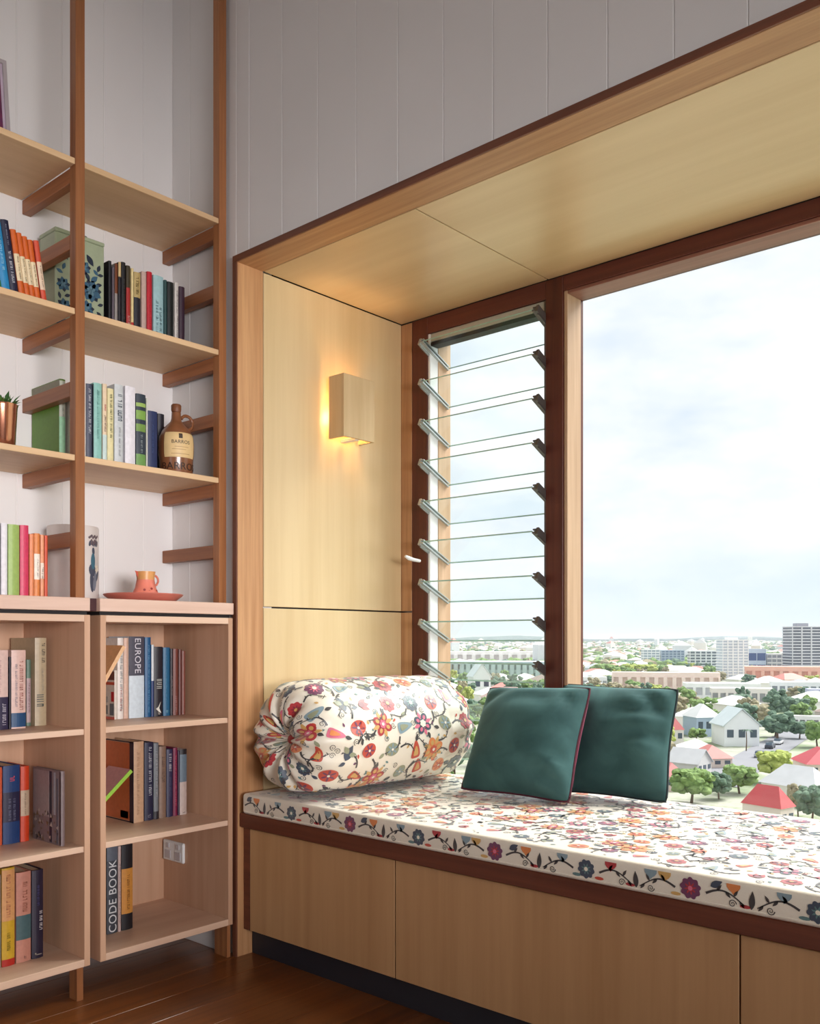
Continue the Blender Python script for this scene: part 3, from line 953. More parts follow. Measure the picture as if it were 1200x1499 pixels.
for _ in range(36):
    px, pz = -.17 + .17 * rf.uniform(.03, .9), .215 * rf.uniform(.03, .42)
    s = rf.uniform(.004, .010)
    a = rf.uniform(0, 3)
    fm.add([(px + s * math.cos(a + k * 1.05) * (1 if k % 2 else .5), -.0012, pz + s * math.sin(a + k * 1.05) * (1 if k % 2 else .5)) for k in range(6)], [tuple(range(6))], rf.randint(0, 2))
fm.build('flower_print', [cmat((62, 56, 56)), cmat((176, 160, 150)), cmat((120, 96, 72))], [c_ for c_ in fb_.children if c_.name.startswith('cover')][0])
tag([o for o in bpy.data.objects if o.name.startswith('flower_print')][0], kind='stuff')
row(-2.560, ZD, .15, gA, [
    (-8.0, 2.6, 1282, (150, 130, 120), 'taupe book at the edge of the left cabinet bottom shelf', dict(bands=[(.1, .5, (120, 120, 112))])),
    (3.6, 22.6, 1271, (196, 156, 40), 'yellow book with a red foot', dict(bands=[(0, .07, (170, 36, 24)), (.46, .98, (206, 150, 96))], marks=[(.16, .36, (110, 96, 20), .35, .6), (.5, .95, (176, 106, 80), .3, .6)])),
    (24.6, 46.4, 1277, (190, 130, 112), 'pink-buff book with a teal picture', dict(bands=[(.25, .52, (70, 96, 100))], marks=[(.56, .92, (150, 90, 70), .4, .7), (.04, .08, (60, 20, 30), .5, .65)])),
    (47.6, 64.4, 1274, (34, 26, 48), 'dark navy book ending the left cabinet bottom row', dict(marks=[(.32, .56, (206, 200, 200), .6, .85), (.6, .85, (70, 70, 120), .4, .6), (.04, .14, (150, 140, 130), .2, .8)])),
])

# ------------------------------------------------------------------ ornaments on the shelves
# square tea tin painted with blue flowers
M_TIN = plain('celadon_enamel', (158, 168, 140), .35, .05, 40)
M_TB = [plain('tin_blue_%d' % i, c, .4, .1, 60) for i, c in enumerate(((34, 44, 62), (56, 92, 116), (88, 120, 134)))]
tx, ty0, ty1 = -2.700, onx(78, 400, -2.70).y + .006, onx(158.4, 400, -2.70).y - .014
th = onx(118, 344, -2.70).z - ZSH[1]
tin = empty('flower_tin', (tx, (ty0 + ty1) / 2, ZSH[1]), 'celadon green square tin painted with dark blue flowers, behind the timber post', 'tin')
hw = (ty1 - ty0) / 2
MB().box(-.10, 0, -hw, hw, .0006, th - .012).build('body', M_TIN, tin, .003)
tl = MB().box(-.101, .001, -hw - .001, hw + .001, th - .012, th).build('lid', M_TIN, tin, .002)
MB().box(-.065, -.03, hw - .090, hw - .040, th, th + .018).build('lid_knob', plain('tin_knob', (70, 76, 78), .4), tl, .003)
ft = MB()


def tin_leaf(cy, cz, L, W, ang, mi):
    pts = []
    for k in range(10):
        t = k / 9 * math.pi
        pts.append((L * (k / 9 - .5), W * math.sin(t)))
    pts += [(p[0], -p[1]) for p in pts[-2:0:-1]]
    ca_, sa_ = math.cos(ang), math.sin(ang)
    ft.add([(.0007 + .0003 * mi, cy + p[0] * ca_ - p[1] * sa_, cz + p[0] * sa_ + p[1] * ca_) for p in pts], [tuple(range(len(pts)))], mi)


rt = random.Random(11)


def tin_flower(cy, cz, R, n):
    for k in range(n):
        a = 2 * math.pi * k / n + .2
        tin_leaf(cy + R * .55 * math.cos(a), cz + R * .55 * math.sin(a), R * 1.05, R * .34, a, 1 if k % 3 else 0)
    for k in range(n):
        a = 2 * math.pi * k / n
        tin_leaf(cy + R * .25 * math.cos(a), cz + R * .25 * math.sin(a), R * .5, R * .16, a, 2 if k % 2 else 0)


q_ = th / .30
for (cy, cz, R, n) in ((hw - .046, .140, .034, 11), (hw - .062, .082, .026, 9), (hw - .030, .028, .030, 10), (hw - .075, .020, .02, 8), (-hw + .026, .135, .022, 8), (-hw + .030, .070, .024, 8), (-hw + .022, .018, .018, 8), (hw - .070, .205, .022, 8)):
    tin_flower(cy, cz * q_, R, n)
for (cy, cz, L, a) in ((hw - .020, .215, .026, 1.2), (hw - .030, .200, .024, 2.4), (hw - .014, .196, .022, .2), (hw - .050, .232, .040, 2.2), (hw - .085, .235, .040, 1.0), (hw - .036, .178, .034, .8), (hw - .058, .180, .030, 2.0), (hw - .020, .165, .024, .3),
                       (-hw + .016, .215, .024, .5), (-hw + .034, .222, .026, 2.2), (-hw + .028, .190, .024, 1.2), (-hw + .014, .172, .024, 2.8), (hw - .014, .105, .022, .4), (hw - .018, .075, .024, -.6), (-hw + .014, .100, .022, 1.8), (-hw + .040, .105, .022, .4), (-hw + .014, .045, .022, 1.1), (hw - .080, .110, .026, 2.6), (hw - .082, .050, .026, .9)):
    tin_leaf(cy, cz * q_, L, L * .24, a, rt.choice((0, 0, 1)))
tag(ft.build('floral_paint', M_TB, tin), kind='stuff')

# stoneware jug
jx, jy = -2.598, (onx(234, 650, -2.598).y + onx(281, 650, -2.598).y) / 2
jr = (onx(281, 650, -2.598).y - onx(234, 650, -2.598).y) / 2 * .93
jh = onx(256, 592, -2.598).z - ZSH[0]
M_JUG = plain('brown_stoneware', (134, 84, 54), .28, .12, 25, coat=.4)
jug = empty('stoneware_jug', (jx, jy, ZSH[0]), 'brown stoneware jug with cream label and ring handle at the shelf end', 'jug')
prof = [(jr * .86, .0008), (jr * .93, .008), (jr * .94, jh * .22), (jr * .99, jh * .30), (jr, jh * .44), (jr * .96, jh * .54), (jr * .80, jh * .625), (jr * .55, jh * .70), (jr * .34, jh * .755), (jr * .275, jh * .80), (jr * .26, jh * .885)]
sc_ = jh / .235
MB().lathe(prof, 32).build('body', M_JUG, jug, smooth=True)
MB().lathe([(jr * .24, jh - .0262), (jr * .28, jh - .020), (jr * .29, jh - .004), (jr * .24, jh)], 20).build('stopper', plain('jug_stopper', (120, 72, 44), .5), jug, smooth=True)
hz, hr = jh * .775, .0235
MB().tube([(0, jr * .70 + hr * math.cos(t), hz + hr * math.sin(t)) for t in [(-1.9 + 4.6 * k / 14) for k in range(15)]], .0055, 8).build('handle', M_JUG, jug, smooth=True)


def jug_r(z):
    for (r0, z0), (r1, z1) in zip(prof, prof[1:]):
        if z0 <= z <= z1:
            return r0 + (r1 - r0) * (z - z0) / (z1 - z0)
    return prof[-1][0]


def wrap_patch(mb, a0, a1, z0, z1, off, mi=0, na=14, nz=4):
    v, f = [], []
    for i in range(nz + 1):
        z = z0 + (z1 - z0) * i / nz
        for j in range(na + 1):
            a = a0 + (a1 - a0) * j / na
            r = jug_r(z) + off
            v.append((r * math.cos(a), r * math.sin(a), z))
    for i in range(nz):
        for j in range(na):
            k = i * (na + 1) + j
            f.append((k, k + 1, k + na + 2, k + na + 1))
    mb.add(v, f, mi)


a_c = -.33                                     # label turned a little towards the room
lb = MB()
wrap_patch(lb, a_c - .98, a_c + .98, .056 * sc_, .136 * sc_, .0008, 0, 16, 8)
jl = lb.build('label', plain('jug_label', (222, 190, 136), .5, .06, 30), jug, smooth=True)
lm = MB()
wrap_patch(lm, a_c - .12, a_c + .10, .116 * sc_, .132 * sc_, .0013, 0, 6, 3)
wrap_patch(lm, a_c - .55, a_c + .55, .066 * sc_, .0675 * sc_, .0013, 1)
wrap_patch(lm, a_c - .5, a_c + .3, .080 * sc_, .0815 * sc_, .0013, 1)
wrap_patch(lm, a_c - .35, a_c + .45, .088 * sc_, .0895 * sc_, .0013, 1)
lm.build('label_print', [plain('jug_ink', (60, 44, 34), .5), plain('jug_ink_soft', (170, 130, 84), .5)], jl)


def wrap_text(name, body, size, z, off, mat, parent, ac):
    o = text_part(name, body, size, mat, parent, Matrix.Identity(4))
    for v in o.data.vertices:
        r = jug_r(z) + off + v.co.z
        a = ac + v.co.x / (jug_r(z))
        v.co = (r * math.cos(a), r * math.sin(a), z + v.co.y)
    return o


wrap_text('label_lettering', 'BARROS', .016, .104 * sc_, .0014, MATS['jug_ink'], jl, a_c)
wrap_text('foot_lettering', 'BARROS', .033, .027 * sc_, .0014, plain('jug_dark_ink', (52, 32, 24), .5), jug, a_c - .02)

# copper pot with a small green plant
px_, py_ = -2.60, onx(2, 620, -2.60).y
pot = empty('potted_plant', (px_, py_, ZSH[0]), 'small leafy green plant in a shiny copper pot', 'potted plant')
ph = onx(10, 594, -2.60).z - ZSH[0]
MB().lathe([(.034, .0008), (.036, .004), (.043, ph - .006), (.045, ph), (.041, ph), (.040, ph - .012), (.001, ph - .014)], 28).build('pot', plain('copper', (206, 140, 112), .16, .05, 20, metal=.95), pot, smooth=True)
rp_ = random.Random(2)
lf = MB()
for _ in range(60):
    a, e, L = rp_.uniform(0, 6.28), rp_.uniform(.3, 1.4), rp_.uniform(.025, .055)
    r0 = rp_.uniform(0, .03)
    base = Vector((r0 * math.cos(a), r0 * math.sin(a), ph - .008))
    d = Vector((math.cos(a) * math.cos(e), math.sin(a) * math.cos(e), math.sin(e)))
    s = d.cross(Vector((0, 0, 1))).normalized() * rp_.uniform(.004, .008)
    tip = base + d * L - Vector((0, 0, .012 * rp_.random()))
    mid = base + d * L * .55
    lf.add([base, mid + s, tip, mid - s], [(0, 1, 2, 3)], rp_.randint(0, 1))
lf.build('leaves', [plain('plant_green', (82, 120, 44), .5, .2, 80), plain('plant_green_dark', (46, 84, 34), .5, .2, 80)], pot)

# white cylinder vase with a blue peacock, behind the post
vy0, vy1 = onx(71.5, 820, -2.738).y + .001, onx(140, 820, -2.738).y
vr = (vy1 - vy0) / 2
vh = onx(130, 773, -2.70).z - 1.172 + .003
vs_ = empty('peacock_vase', (-2.738, (vy0 + vy1) / 2, 1.172), 'white cylindrical vase painted with a blue peacock, behind the timber post', 'vase')
MB().lathe([(vr * .94, .0008), (vr, .004), (vr, vh - .006), (vr * .97, vh), (vr * .92, vh), (vr * .91, vh - .02), (.001, vh - .022)], 40).build('body', plain('white_glaze', (216, 206, 200), .3, .04, 14, coat=.3), vs_, smooth=True)
vp = MB()


def vpatch(pts, mi, off=.0007):
    """pts: (angle, z) outline, star-shaped about its mean"""
    ca_ = sum(p[0] for p in pts) / len(pts)
    cz_ = sum(p[1] for p in pts) / len(pts)
    R = vr + off + .0002 * mi
    v = [(R * math.cos(ca_), R * math.sin(ca_), cz_)] + [(R * math.cos(a), R * math.sin(a), z) for a, z in pts]
    n = len(pts)
    vp.add(v, [(0, 1 + i, 1 + (i + 1) % n) for i in range(n)], mi)


def vell(a, z, ra, rz, mi, rot=0.0):
    pts = []
    for k in range(14):
        t = 2 * math.pi * k / 14
        p, q = 1.35 * ra * math.cos(t), rz * math.sin(t)
        pts.append((a + (p * math.cos(rot) - q * math.sin(rot)) / vr, z + p * math.sin(rot) + q * math.cos(rot)))
    vpatch(pts, mi)


pa = .36                                       # where the peacock sits round the vase
vell(pa, .126, .007, .026, 1)
vell(pa + .02, .158, .0045, .012, 0, .1)
vell(pa - .03, .098, .011, .020, 0, .15)
vell(pa - .06, .060, .006, .032, 0, .06)
vell(pa + .10, .062, .006, .030, 2, -.12)
vell(pa + .28, .080, .005, .020, 0, -.5)
for k in range(7):
    vell(pa - .16 + .07 * k, .182 + .004 * (k % 2), .0035, .010, 3 if k % 2 else 0, .3 * (k % 3 - 1))
for k in range(9):
    vell(pa - .2 + .06 * k, .200 + .003 * (k % 3), .003, .004, 3)
for k in range(9):
    vell(-1.45 + .13 * k, .178 + .006 * (k % 2), .006, .012 - .003 * (k % 3), 3 if k % 2 else 0, .5 * (k % 3 - 1))
for k in range(5):
    vell(pa + .22 + .05 * math.cos(k * 1.26), .104 + .008 * math.sin(k * 1.26), .004, .003, 4)
o = vp.build('peacock_paint', [plain('vase_ink', (70, 74, 90), .4), plain('vase_teal', (62, 104, 122), .4), plain('vase_grey', (120, 124, 136), .4), plain('vase_brown', (104, 88, 92), .4), plain('vase_cream', (226, 214, 190), .4)], vs_)
tag(o, kind='stuff')

# pink plate with a small spotted jug on it
pc = onx(210, 869, -2.600)
pr = (onx(260, 869, -2.6).y - onx(160, 869, -2.6).y) / 2
M_PINK = plain('pink_glaze', (206, 118, 102), .3, .06, 18, coat=.3)
plate = MB().lathe([(pr * .74, .0008), (pr * .78, .002), (pr * .97, .019), (pr, .023), (pr * .985, .0255), (pr * .95, .025), (pr * .72, .0085), (.001, .008)], 48).build('plate', M_PINK, None, smooth=True, loc=(0, 0, 0))
plate.location = (-2.600, pc.y, 1.172)
tag(plate, 'round salmon pink plate under the small spotted jug', 'plate')
cjr = (onx(229, 860, -2.6).y - onx(196, 860, -2.6).y) / 2
cjh = onx(210, 838, -2.6).z - 1.178
cj = empty('cream_jug', (-2.600, onx(213, 860, -2.6).y, 1.1805), 'small pink and orange pottery jug with red spots on the plate', 'jug')
cj.rotation_euler = (0, 0, math.radians(6))
MB().lathe([(cjr * .86, 0), (cjr, .006), (cjr * .98, .022), (cjr * .80, .038), (cjr * .66, cjh * .74), (cjr * .66, cjh * .82), (cjr * .74, cjh), (cjr * .68, cjh), (cjr * .58, cjh * .84), (.001, cjh * .8)], 32).build('body', plain('jug_pink', (232, 134, 112), .35, .12, 30), cj, smooth=True)
MB().lathe([(cjr * .672, cjh * .66), (cjr * .675, cjh * .78), (cjr * .752, cjh * .985), (cjr * .752, cjh * 1.004), (cjr * .67, cjh * 1.004)], 32, close=False).build('rim_glaze', plain('jug_orange', (222, 160, 96), .35, .1, 30), cj, smooth=True)
MB().tube([(0, cjr * .84 + .0155 * math.cos(t), cjh * .70 + .0165 * math.sin(t)) for t in [(-2.1 + 4.2 * k / 12) for k in range(13)]], .0036, 8).build('handle', plain('jug_pink', (232, 134, 112)), cj, smooth=True)
MB().add([(.004, -cjr * .66, cjh * .98), (-.008, -cjr * .66, cjh * .98), (-.002, -cjr * .98, cjh * 1.02), (-.002, -cjr * .62, cjh * .72)], [(0, 1, 2), (0, 2, 3), (1, 3, 2), (0, 3, 1)]).build('spout', plain('jug_spout', (200, 84, 60), .35), cj)
sp = MB()
for (a, z) in ((-.75, .030), (-.95, .018), (-.62, .010), (-.35, .024), (.1, .014), (.45, .028), (.7, .012), (-.15, .034)):
    rr = cjr * 1.015 if z < .024 else cjr * .93
    sp.add([((rr) * math.cos(a + .11 * math.cos(t)), (rr) * math.sin(a + .11 * math.cos(t)), z + .0038 * math.sin(t)) for t in [k * 6.283 / 8 for k in range(8)]], [tuple(range(8))])
sp.build('red_spots', plain('spot_red', (150, 34, 30), .4), cj)

# framed picture leaning on the wall at the top
fr_y1 = onx(16, 188, -2.74).y
pf = empty('picture_frame', (-2.735, fr_y1 - .10, ZSH[2] + .0095), 'pale framed purple picture leaning on the wall on the top shelf', 'picture frame', rot=(math.radians(3.5), 0, 0))
fh = onx(9, 100, -2.74).z - ZSH[2]
M_PF = plain('pale_frame', (176, 166, 168), .4, .05, 20)
MB().box(-.008, .008, .088, .100, 0, fh).box(-.008, .008, -.12, -.108, 0, fh).box(-.008, .008, -.108, .088, 0, .012).box(-.008, .008, -.108, .088, fh - .012, fh).build('frame', M_PF, pf, .001)
MB().box(-.004, .002, -.108, .088, .012, fh - .012).build('mount', plain('mount_lilac', (190, 172, 188), .6), pf)
MB().box(.0022, .003, -.100, .080, .026, fh - .022).build('picture', ground_mat('purple_print', [(70, 30, 62), (110, 50, 80), (60, 40, 90)], 9), pf)

# ------------------------------------------------------------------ printed fabric: motifs drawn as flat outlines, laid on the cloth
INK = [(52, 48, 48), (124, 26, 50), (216, 104, 132), (196, 66, 40), (224, 132, 64), (210, 166, 92), (52, 66, 86), (132, 156, 166), (108, 44, 86), (146, 150, 120), (240, 232, 212), (178, 40, 46), (92, 128, 128)]
FAB = plain('suzani_cloth', (238, 230, 212), .5, .02, 500, spec=.6, sheen=.4, coat=.35)
M_INK = [plain('print_ink_%d' % i, c, .5, .05, 300, spec=.6, sheen=.4, coat=.35) for i, c in enumerate(INK)]
M_PRINT = [FAB] + M_INK
for m_ in M_PRINT:
    m_.node_tree.nodes['Principled BSDF'].inputs['Coat Roughness'].default_value = .28


def ring(r, n, fn):
    return [(r * fn(2 * math.pi * k / n) * math.cos(2 * math.pi * k / n), r * fn(2 * math.pi * k / n) * math.sin(2 * math.pi * k / n)) for k in range(n)]


def scal(n, d=.2):
    return lambda t: 1 - d + d * abs(math.cos(n * t / 2))


def star(n, d=.5):
    return lambda t: d + (1 - d) * abs(math.cos(n * t / 2)) ** 2


def ell(a, b, n=18):
    return [(a * math.cos(2 * math.pi * k / n), b * math.sin(2 * math.pi * k / n)) for k in range(n)]


def leaf(L, W, n=7):
    up = [(L * (k / n), W * math.sin(math.pi * (k / n) ** .8)) for k in range(n + 1)]
    return up + [(p[0], -p[1]) for p in up[-2:0:-1]]


def xf(pts, x, y, a=0, s=1):
    c, q = math.cos(a) * s, math.sin(a) * s
    return [(x + p[0] * c - p[1] * q, y + p[0] * q + p[1] * c) for p in pts]


# each motif returns [(outline, ink, layer)]
def m_scallop(r, ca, cb, cc):
    out = [(ring(r, 40, scal(9)), ca, 0), (ring(r * .62, 30, star(8, .35)), cb, 1), (ring(r * .22, 10, lambda t: 1), cc, 2)]
    return out


def m_oval(r, ca, cb):
    return [(ell(r * .8, r), ca, 0), (ring(r * .78, 40, star(6, .12)), cb, 1), (ring(r * .16, 8, lambda t: 1), 10, 2)]


def m_quatre(r, ca, cb, cc):
    out = []
    for k in range(4):
        a = math.pi / 2 * k + .78
        out.append((xf(ell(r * .46, r * .34, 14), r * .5 * math.cos(a), r * .5 * math.sin(a), a), ca, 0))
        out.append((xf(ell(r * .20, r * .15, 10), r * .55 * math.cos(a), r * .55 * math.sin(a), a), cb, 1))
        b = a + math.pi / 4
        out.append((xf(leaf(r * .72, r * .16), r * .35 * math.cos(b), r * .35 * math.sin(b), b), cb, 0))
        out.append((xf(ring(r * .13, 8, star(3, .4)), r * 1.12 * math.cos(b), r * 1.12 * math.sin(b), b), 12, 0))
    out.append((ring(r * .34, 24, scal(6, .25)), cc, 2))
    out.append((ring(r * .13, 8, lambda t: 1), 10, 3))
    return out


def m_tear(r, ca, cb):
    pts = [(r * (1.1 * math.cos(t) + .25 * math.cos(2 * t)), r * .62 * math.sin(t) * (1 - .25 * math.cos(t))) for t in [2 * math.pi * k / 22 for k in range(22)]]
    return [(pts, ca, 0), (xf(pts, -.05 * r, 0, 0, .55), cb, 1)]


def m_tulip(r, ca, cb):
    out = []
    for a in (-.55, 0, .55):
        out.append((xf(leaf(r * 1.5, r * .38), -r * .6, 0, a), ca, 0))
    out.append((xf(ell(r * .45, r * .4, 12), -r * .3, 0), cb, 1))
    return out


def m_bird(r, ca, cb):
    return [(xf(leaf(r * 1.8, r * .5), -r, 0, .1), ca, 0), (xf(leaf(r * 1.0, r * .3), -r * .2, r * .1, 1.1), cb, 1), (xf(leaf(r * .9, r * .28), -r * .3, -r * .1, -1.0), cb, 1)]


def ribbon(pts, w0, w1):
    n = len(pts)
    L, R = [], []
    for i, p in enumerate(pts):
        a, b = pts[max(i - 1, 0)], pts[min(i + 1, n - 1)]
        dx, dy_ = b[0] - a[0], b[1] - a[1]
        k = math.hypot(dx, dy_) or 1
        w = w0 + (w1 - w0) * i / (n - 1)
        L.append((p[0] - dy_ / k * w, p[1] + dx / k * w))
        R.append((p[0] + dy_ / k * w, p[1] - dx / k * w))
    return ('ribbon', L, R)


def m_spiral(r, turns=1.6, flip=1, w=.0011):
    n = int(26 * turns)
    return [(ribbon([(r * (1 - .9 * k / n) * math.cos(flip * 2 * math.pi * turns * k / n), r * (1 - .9 * k / n) * math.sin(flip * 2 * math.pi * turns * k / n)) for k in range(n + 1)], w, w * .6), 0, 0)]


def m_vine(L, amp, rnd, ink=0, w=.0030):
    n = 16
    c = [(L * k / n, amp * math.sin(math.pi * 1.3 * k / n)) for k in range(n + 1)]
    out = [(ribbon(c, w, w * .4), ink, 0)]
    for k in range(3, n, 3):
        s = 1 if k % 2 else -1
        out.append((xf(leaf(L * .13, L * .024, 5), c[k][0], c[k][1], s * 1.0 + .2), ink, 0))
    return out


class Cloth:
    """lays outlines on a surface S(u, v, lift) -> Vector"""

    def __init__(self, S):
        self.S, self.mb = S, MB()

    def put(self, shapes, x, y, a=0, s=1, ok=None):
        for out, ink, layer in shapes:
            lift = .0009 + .0005 * layer
            if out[0] == 'ribbon':
                L, R = xf(out[1], x, y, a, s), xf(out[2], x, y, a, s)
                if ok and not all(ok(*p) for p in (L[0], L[-1], L[len(L) // 2])):
                    continue
                v = [self.S(p[0], p[1], lift) for q in zip(L, R) for p in q]
                self.mb.add(v, [(2 * i, 2 * i + 1, 2 * i + 3, 2 * i + 2) for i in range(len(L) - 1)], ink + 1)
            else:
                P = xf(out, x, y, a, s)
                if ok and not all(ok(*p) for p in P[::3]):
                    continue
                cx_ = sum(p[0] for p in P) / len(P)
                cy_ = sum(p[1] for p in P) / len(P)
                n = len(P)
                mid = [(cx_ + (p[0] - cx_) * .55, cy_ + (p[1] - cy_) * .55) for p in P]
                v = [self.S(cx_, cy_, lift)] + [self.S(p[0], p[1], lift) for p in mid] + [self.S(p[0], p[1], lift) for p in P]
                f = [(0, 1 + i, 1 + (i + 1) % n) for i in range(n)] + [(1 + i, 1 + n + i, 1 + n + (i + 1) % n, 1 + (i + 1) % n) for i in range(n)]
                self.mb.add(v, f, ink + 1)


def all_over(cl, u0, u1, v0, v1, seed, step=.094, ok=None, big=1.15):
    r = random.Random(seed)
    kinds = [lambda: m_scallop(.027, 8, 2, 10), lambda: m_scallop(.026, 6, 12, 10), lambda: m_oval(.026, 4, 3), lambda: m_oval(.025, 3, 8), lambda: m_quatre(.042, 4, 5, 3), lambda: m_quatre(.038, 11, 5, 2),
             lambda: m_tear(.021, 2, 4), lambda: m_tear(.022, 3, 5), lambda: m_tulip(.022, 11, 1), lambda: m_bird(.026, 6, 9), lambda: m_scallop(.026, 11, 1, 5), lambda: m_oval(.023, 9, 7), lambda: m_quatre(.036, 6, 2, 10), lambda: m_tear(.022, 7, 9)]
    j = 0
    v = v0 + step * .5
    last = -1
    while v < v1:
        u = u0 + step * (.5 if j % 2 else 0.0)
        while u < u1:
            k = r.randrange(len(kinds))
            if k == last:
                k = (k + 3) % len(kinds)
            last = k
            x, y = u + r.uniform(-.012, .012), v + r.uniform(-.012, .012)
            cl.put(kinds[k](), x, y, r.uniform(-.6, .6) + (0 if k in (0, 1) else r.choice((0, 1.57))), r.uniform(.88, 1.08) * big, ok)
            a = r.uniform(0, 6.28)
            cl.put(m_vine(.075, .014 * r.choice((-1, 1)), r), x + .036 * math.cos(a), y + .036 * math.sin(a), a + r.uniform(-.5, .5), 1.1, ok)
            b = a + 2.1 + r.uniform(-.4, .4)
            cl.put(m_spiral(.011, 1.6, r.choice((-1, 1))), x + .046 * math.cos(b), y + .046 * math.sin(b), b, 1, ok)
            b += 1.3
            cl.put([(leaf(.026, .0065), r.choice((0, 6, 0, 9)), 0)], x + .036 * math.cos(b), y + .036 * math.sin(b), b + r.uniform(-1, 1), 1, ok)
            b += .8
            cl.put([(leaf(.016, .004), r.choice((3, 12, 5, 8)), 0)], x + .044 * math.cos(b), y + .044 * math.sin(b), b + 1.5, 1, ok)
            u += step
        v += step * .87
        j += 1


# ------------------------------------------------------------------ seat mattress
MX0, MX1, MY0, MY1, MZ0, MZ1 = -2.418, XO - .03, 1.893, 2.702, .4785, .546
ms = empty('seat_mattress', ((MX0 + MX1) / 2, (MY0 + MY1) / 2, MZ0), 'long flat bench cushion in cream floral fabric on the window seat', 'cushion')
mloc = ms.location.copy()
mm = MB().box(MX0 - mloc.x, MX1 - mloc.x, MY0 - mloc.y, MY1 - mloc.y, 0, MZ1 - MZ0)
mcov = mm.build('cover', FAB, ms, bevel=.012, smooth=True, seg=4)
MB().tube([(MX0 + .012 - mloc.x, MY0 + .0022 - mloc.y, .009), (MX1 - .02 - mloc.x, MY0 + .0022 - mloc.y, .009)], .0032, 6).build('piping', FAB, ms, smooth=True)


def S_top(u, v, lift):
    return Vector((u - mloc.x, v - mloc.y, MZ1 - MZ0 + lift))


def S_front(u, v, lift):
    return Vector((u - mloc.x, MY0 - mloc.y - lift, v - mloc.z))


ct = Cloth(S_top)
ok_t = lambda x, y: MX0 + .012 < x < MX1 - .012 and MY0 + .011 < y < MY1 - .01
all_over(ct, MX0 + .03, MX1 - .02, MY0 + .02, MY1 - .02, 4, .086, ok_t, .95)
tag(ct.mb.build('floral_print', M_PRINT, mcov), kind='stuff')
cf = Cloth(S_front)
rv = random.Random(9)
ok_f = lambda x, y: MX0 + .01 < x < MX1 - .01 and MZ0 + .006 < y < MZ1 - .006
per = .5235
for k in range(-2, 6):
    x0 = -1.912 + per * k
    zc = .512
    cf.put(m_scallop(.0245, 8, 11, 2), x0, zc, .2, 1, ok_f)
    cf.put(m_scallop(.023, 6, 12, 10), x0 + .2655, zc - .001, .5, 1, ok_f)
    for s, xo in ((1, 0), (-1, .2655), (1, .2655), (-1, per)):
        bx = x0 + xo + s * .035
        pts = [(s * .085 * t, .014 * math.sin(3.6 * t) - .006 * t) for t in [i / 14 for i in range(15)]]
        cf.put([(ribbon(pts, .0026, .001), 0, 0)], bx, zc - .004, 0, 1, ok_f)
        for q, aa in ((4, .9), (7, -.8), (10, 1.0), (12, -.9)):
            cf.put([(leaf(.017, .0032, 5), 0, 0)], bx + pts[q][0], zc - .004 + pts[q][1], (aa if s > 0 else math.pi - aa), 1, ok_f)
        cf.put(m_spiral(.0085, 1.7, s, .0010), bx + s * .058, zc - .016, 0, 1, ok_f)
    cf.put([(leaf(.040, .0065), 0, 0)], x0 + .133, zc - .022, 1.5, 1, ok_f)
    cf.put([(leaf(.038, .0065), 0, 0)], x0 + .395, zc - .022, 1.65, 1, ok_f)
    cf.put([(leaf(.030, .0075), 6, 0)], x0 + .045, zc + .012, .5, 1, ok_f)
    for xo, ink in ((.33, 11), (.20, 7), (.095, 4), (.43, 7), (-.06, 5)):
        cf.put([([(-.015, .0), (.015, .0), (.0145, -.007), (.010, -.013), (.004, -.017), (0, -.022), (-.004, -.017), (-.010, -.013), (-.0145, -.007)], ink, 0)], x0 + xo, MZ1 - .009, 0, 1, ok_f)
    for xo, ink in ((.12, 11), (.30, 3), (.38, 11), (.24, 12), (.49, 5)):
        cf.put([(ell(.012, .004, 10), ink, 0)], x0 + xo, MZ0 + .016, 0, 1, ok_f)
tag(cf.mb.build('border_print', M_PRINT, mcov), kind='stuff')

# ------------------------------------------------------------------ bolster
B0, B1 = Vector((-2.236, 1.945, 0)), Vector((-2.185, 2.605, 0))
BZ = MZ1 + .1855
bo = empty('bolster', ((B0 + B1) / 2 + Vector((0, 0, MZ1))), 'fat floral bolster cushion lying against the ply panel', 'bolster')
boloc = bo.location.copy()
AX = (B1 - B0).normalized()
SD = Vector((AX.y, -AX.x, 0))                  # sideways, towards the room's right
LEN = (B1 - B0).length
RX, RZ = .203, .190
prof_b = [(0.02, .030), (0.06, .012), (0.14, -.008), (0.30, -.030), (0.48, -.040), (0.66, -.036), (0.82, -.018), (0.93, .012), (0.985, .05), (1.0, .10)]
prof_b = prof_b + [(1.0 + .012 * math.sin(math.pi * k / 10), .10 + (LEN - .20) * k / 10) for k in range(1, 10)] + [(r, LEN - a) for r, a in prof_b[::-1]]
cum = [0.0]
for (r0, a0), (r1, a1) in zip(prof_b, prof_b[1:]):
    cum.append(cum[-1] + math.hypot((r1 - r0) * .195, a1 - a0))


def prof_at(u):
    u = min(max(u, 0), cum[-1] - 1e-6)
    i = 0
    while cum[i + 1] < u:
        i += 1
    t = (u - cum[i]) / (cum[i + 1] - cum[i])

    def cr(a, b, c, d):
        return .5 * ((2 * b) + (-a + c) * t + (2 * a - 5 * b + 4 * c - d) * t * t + (-a + 3 * b - 3 * c + d) * t ** 3)
    p = [prof_b[min(max(i + k, 0), len(prof_b) - 1)] for k in (-1, 0, 1, 2)]
    return cr(*[q[0] for q in p]), cr(*[q[1] for q in p])


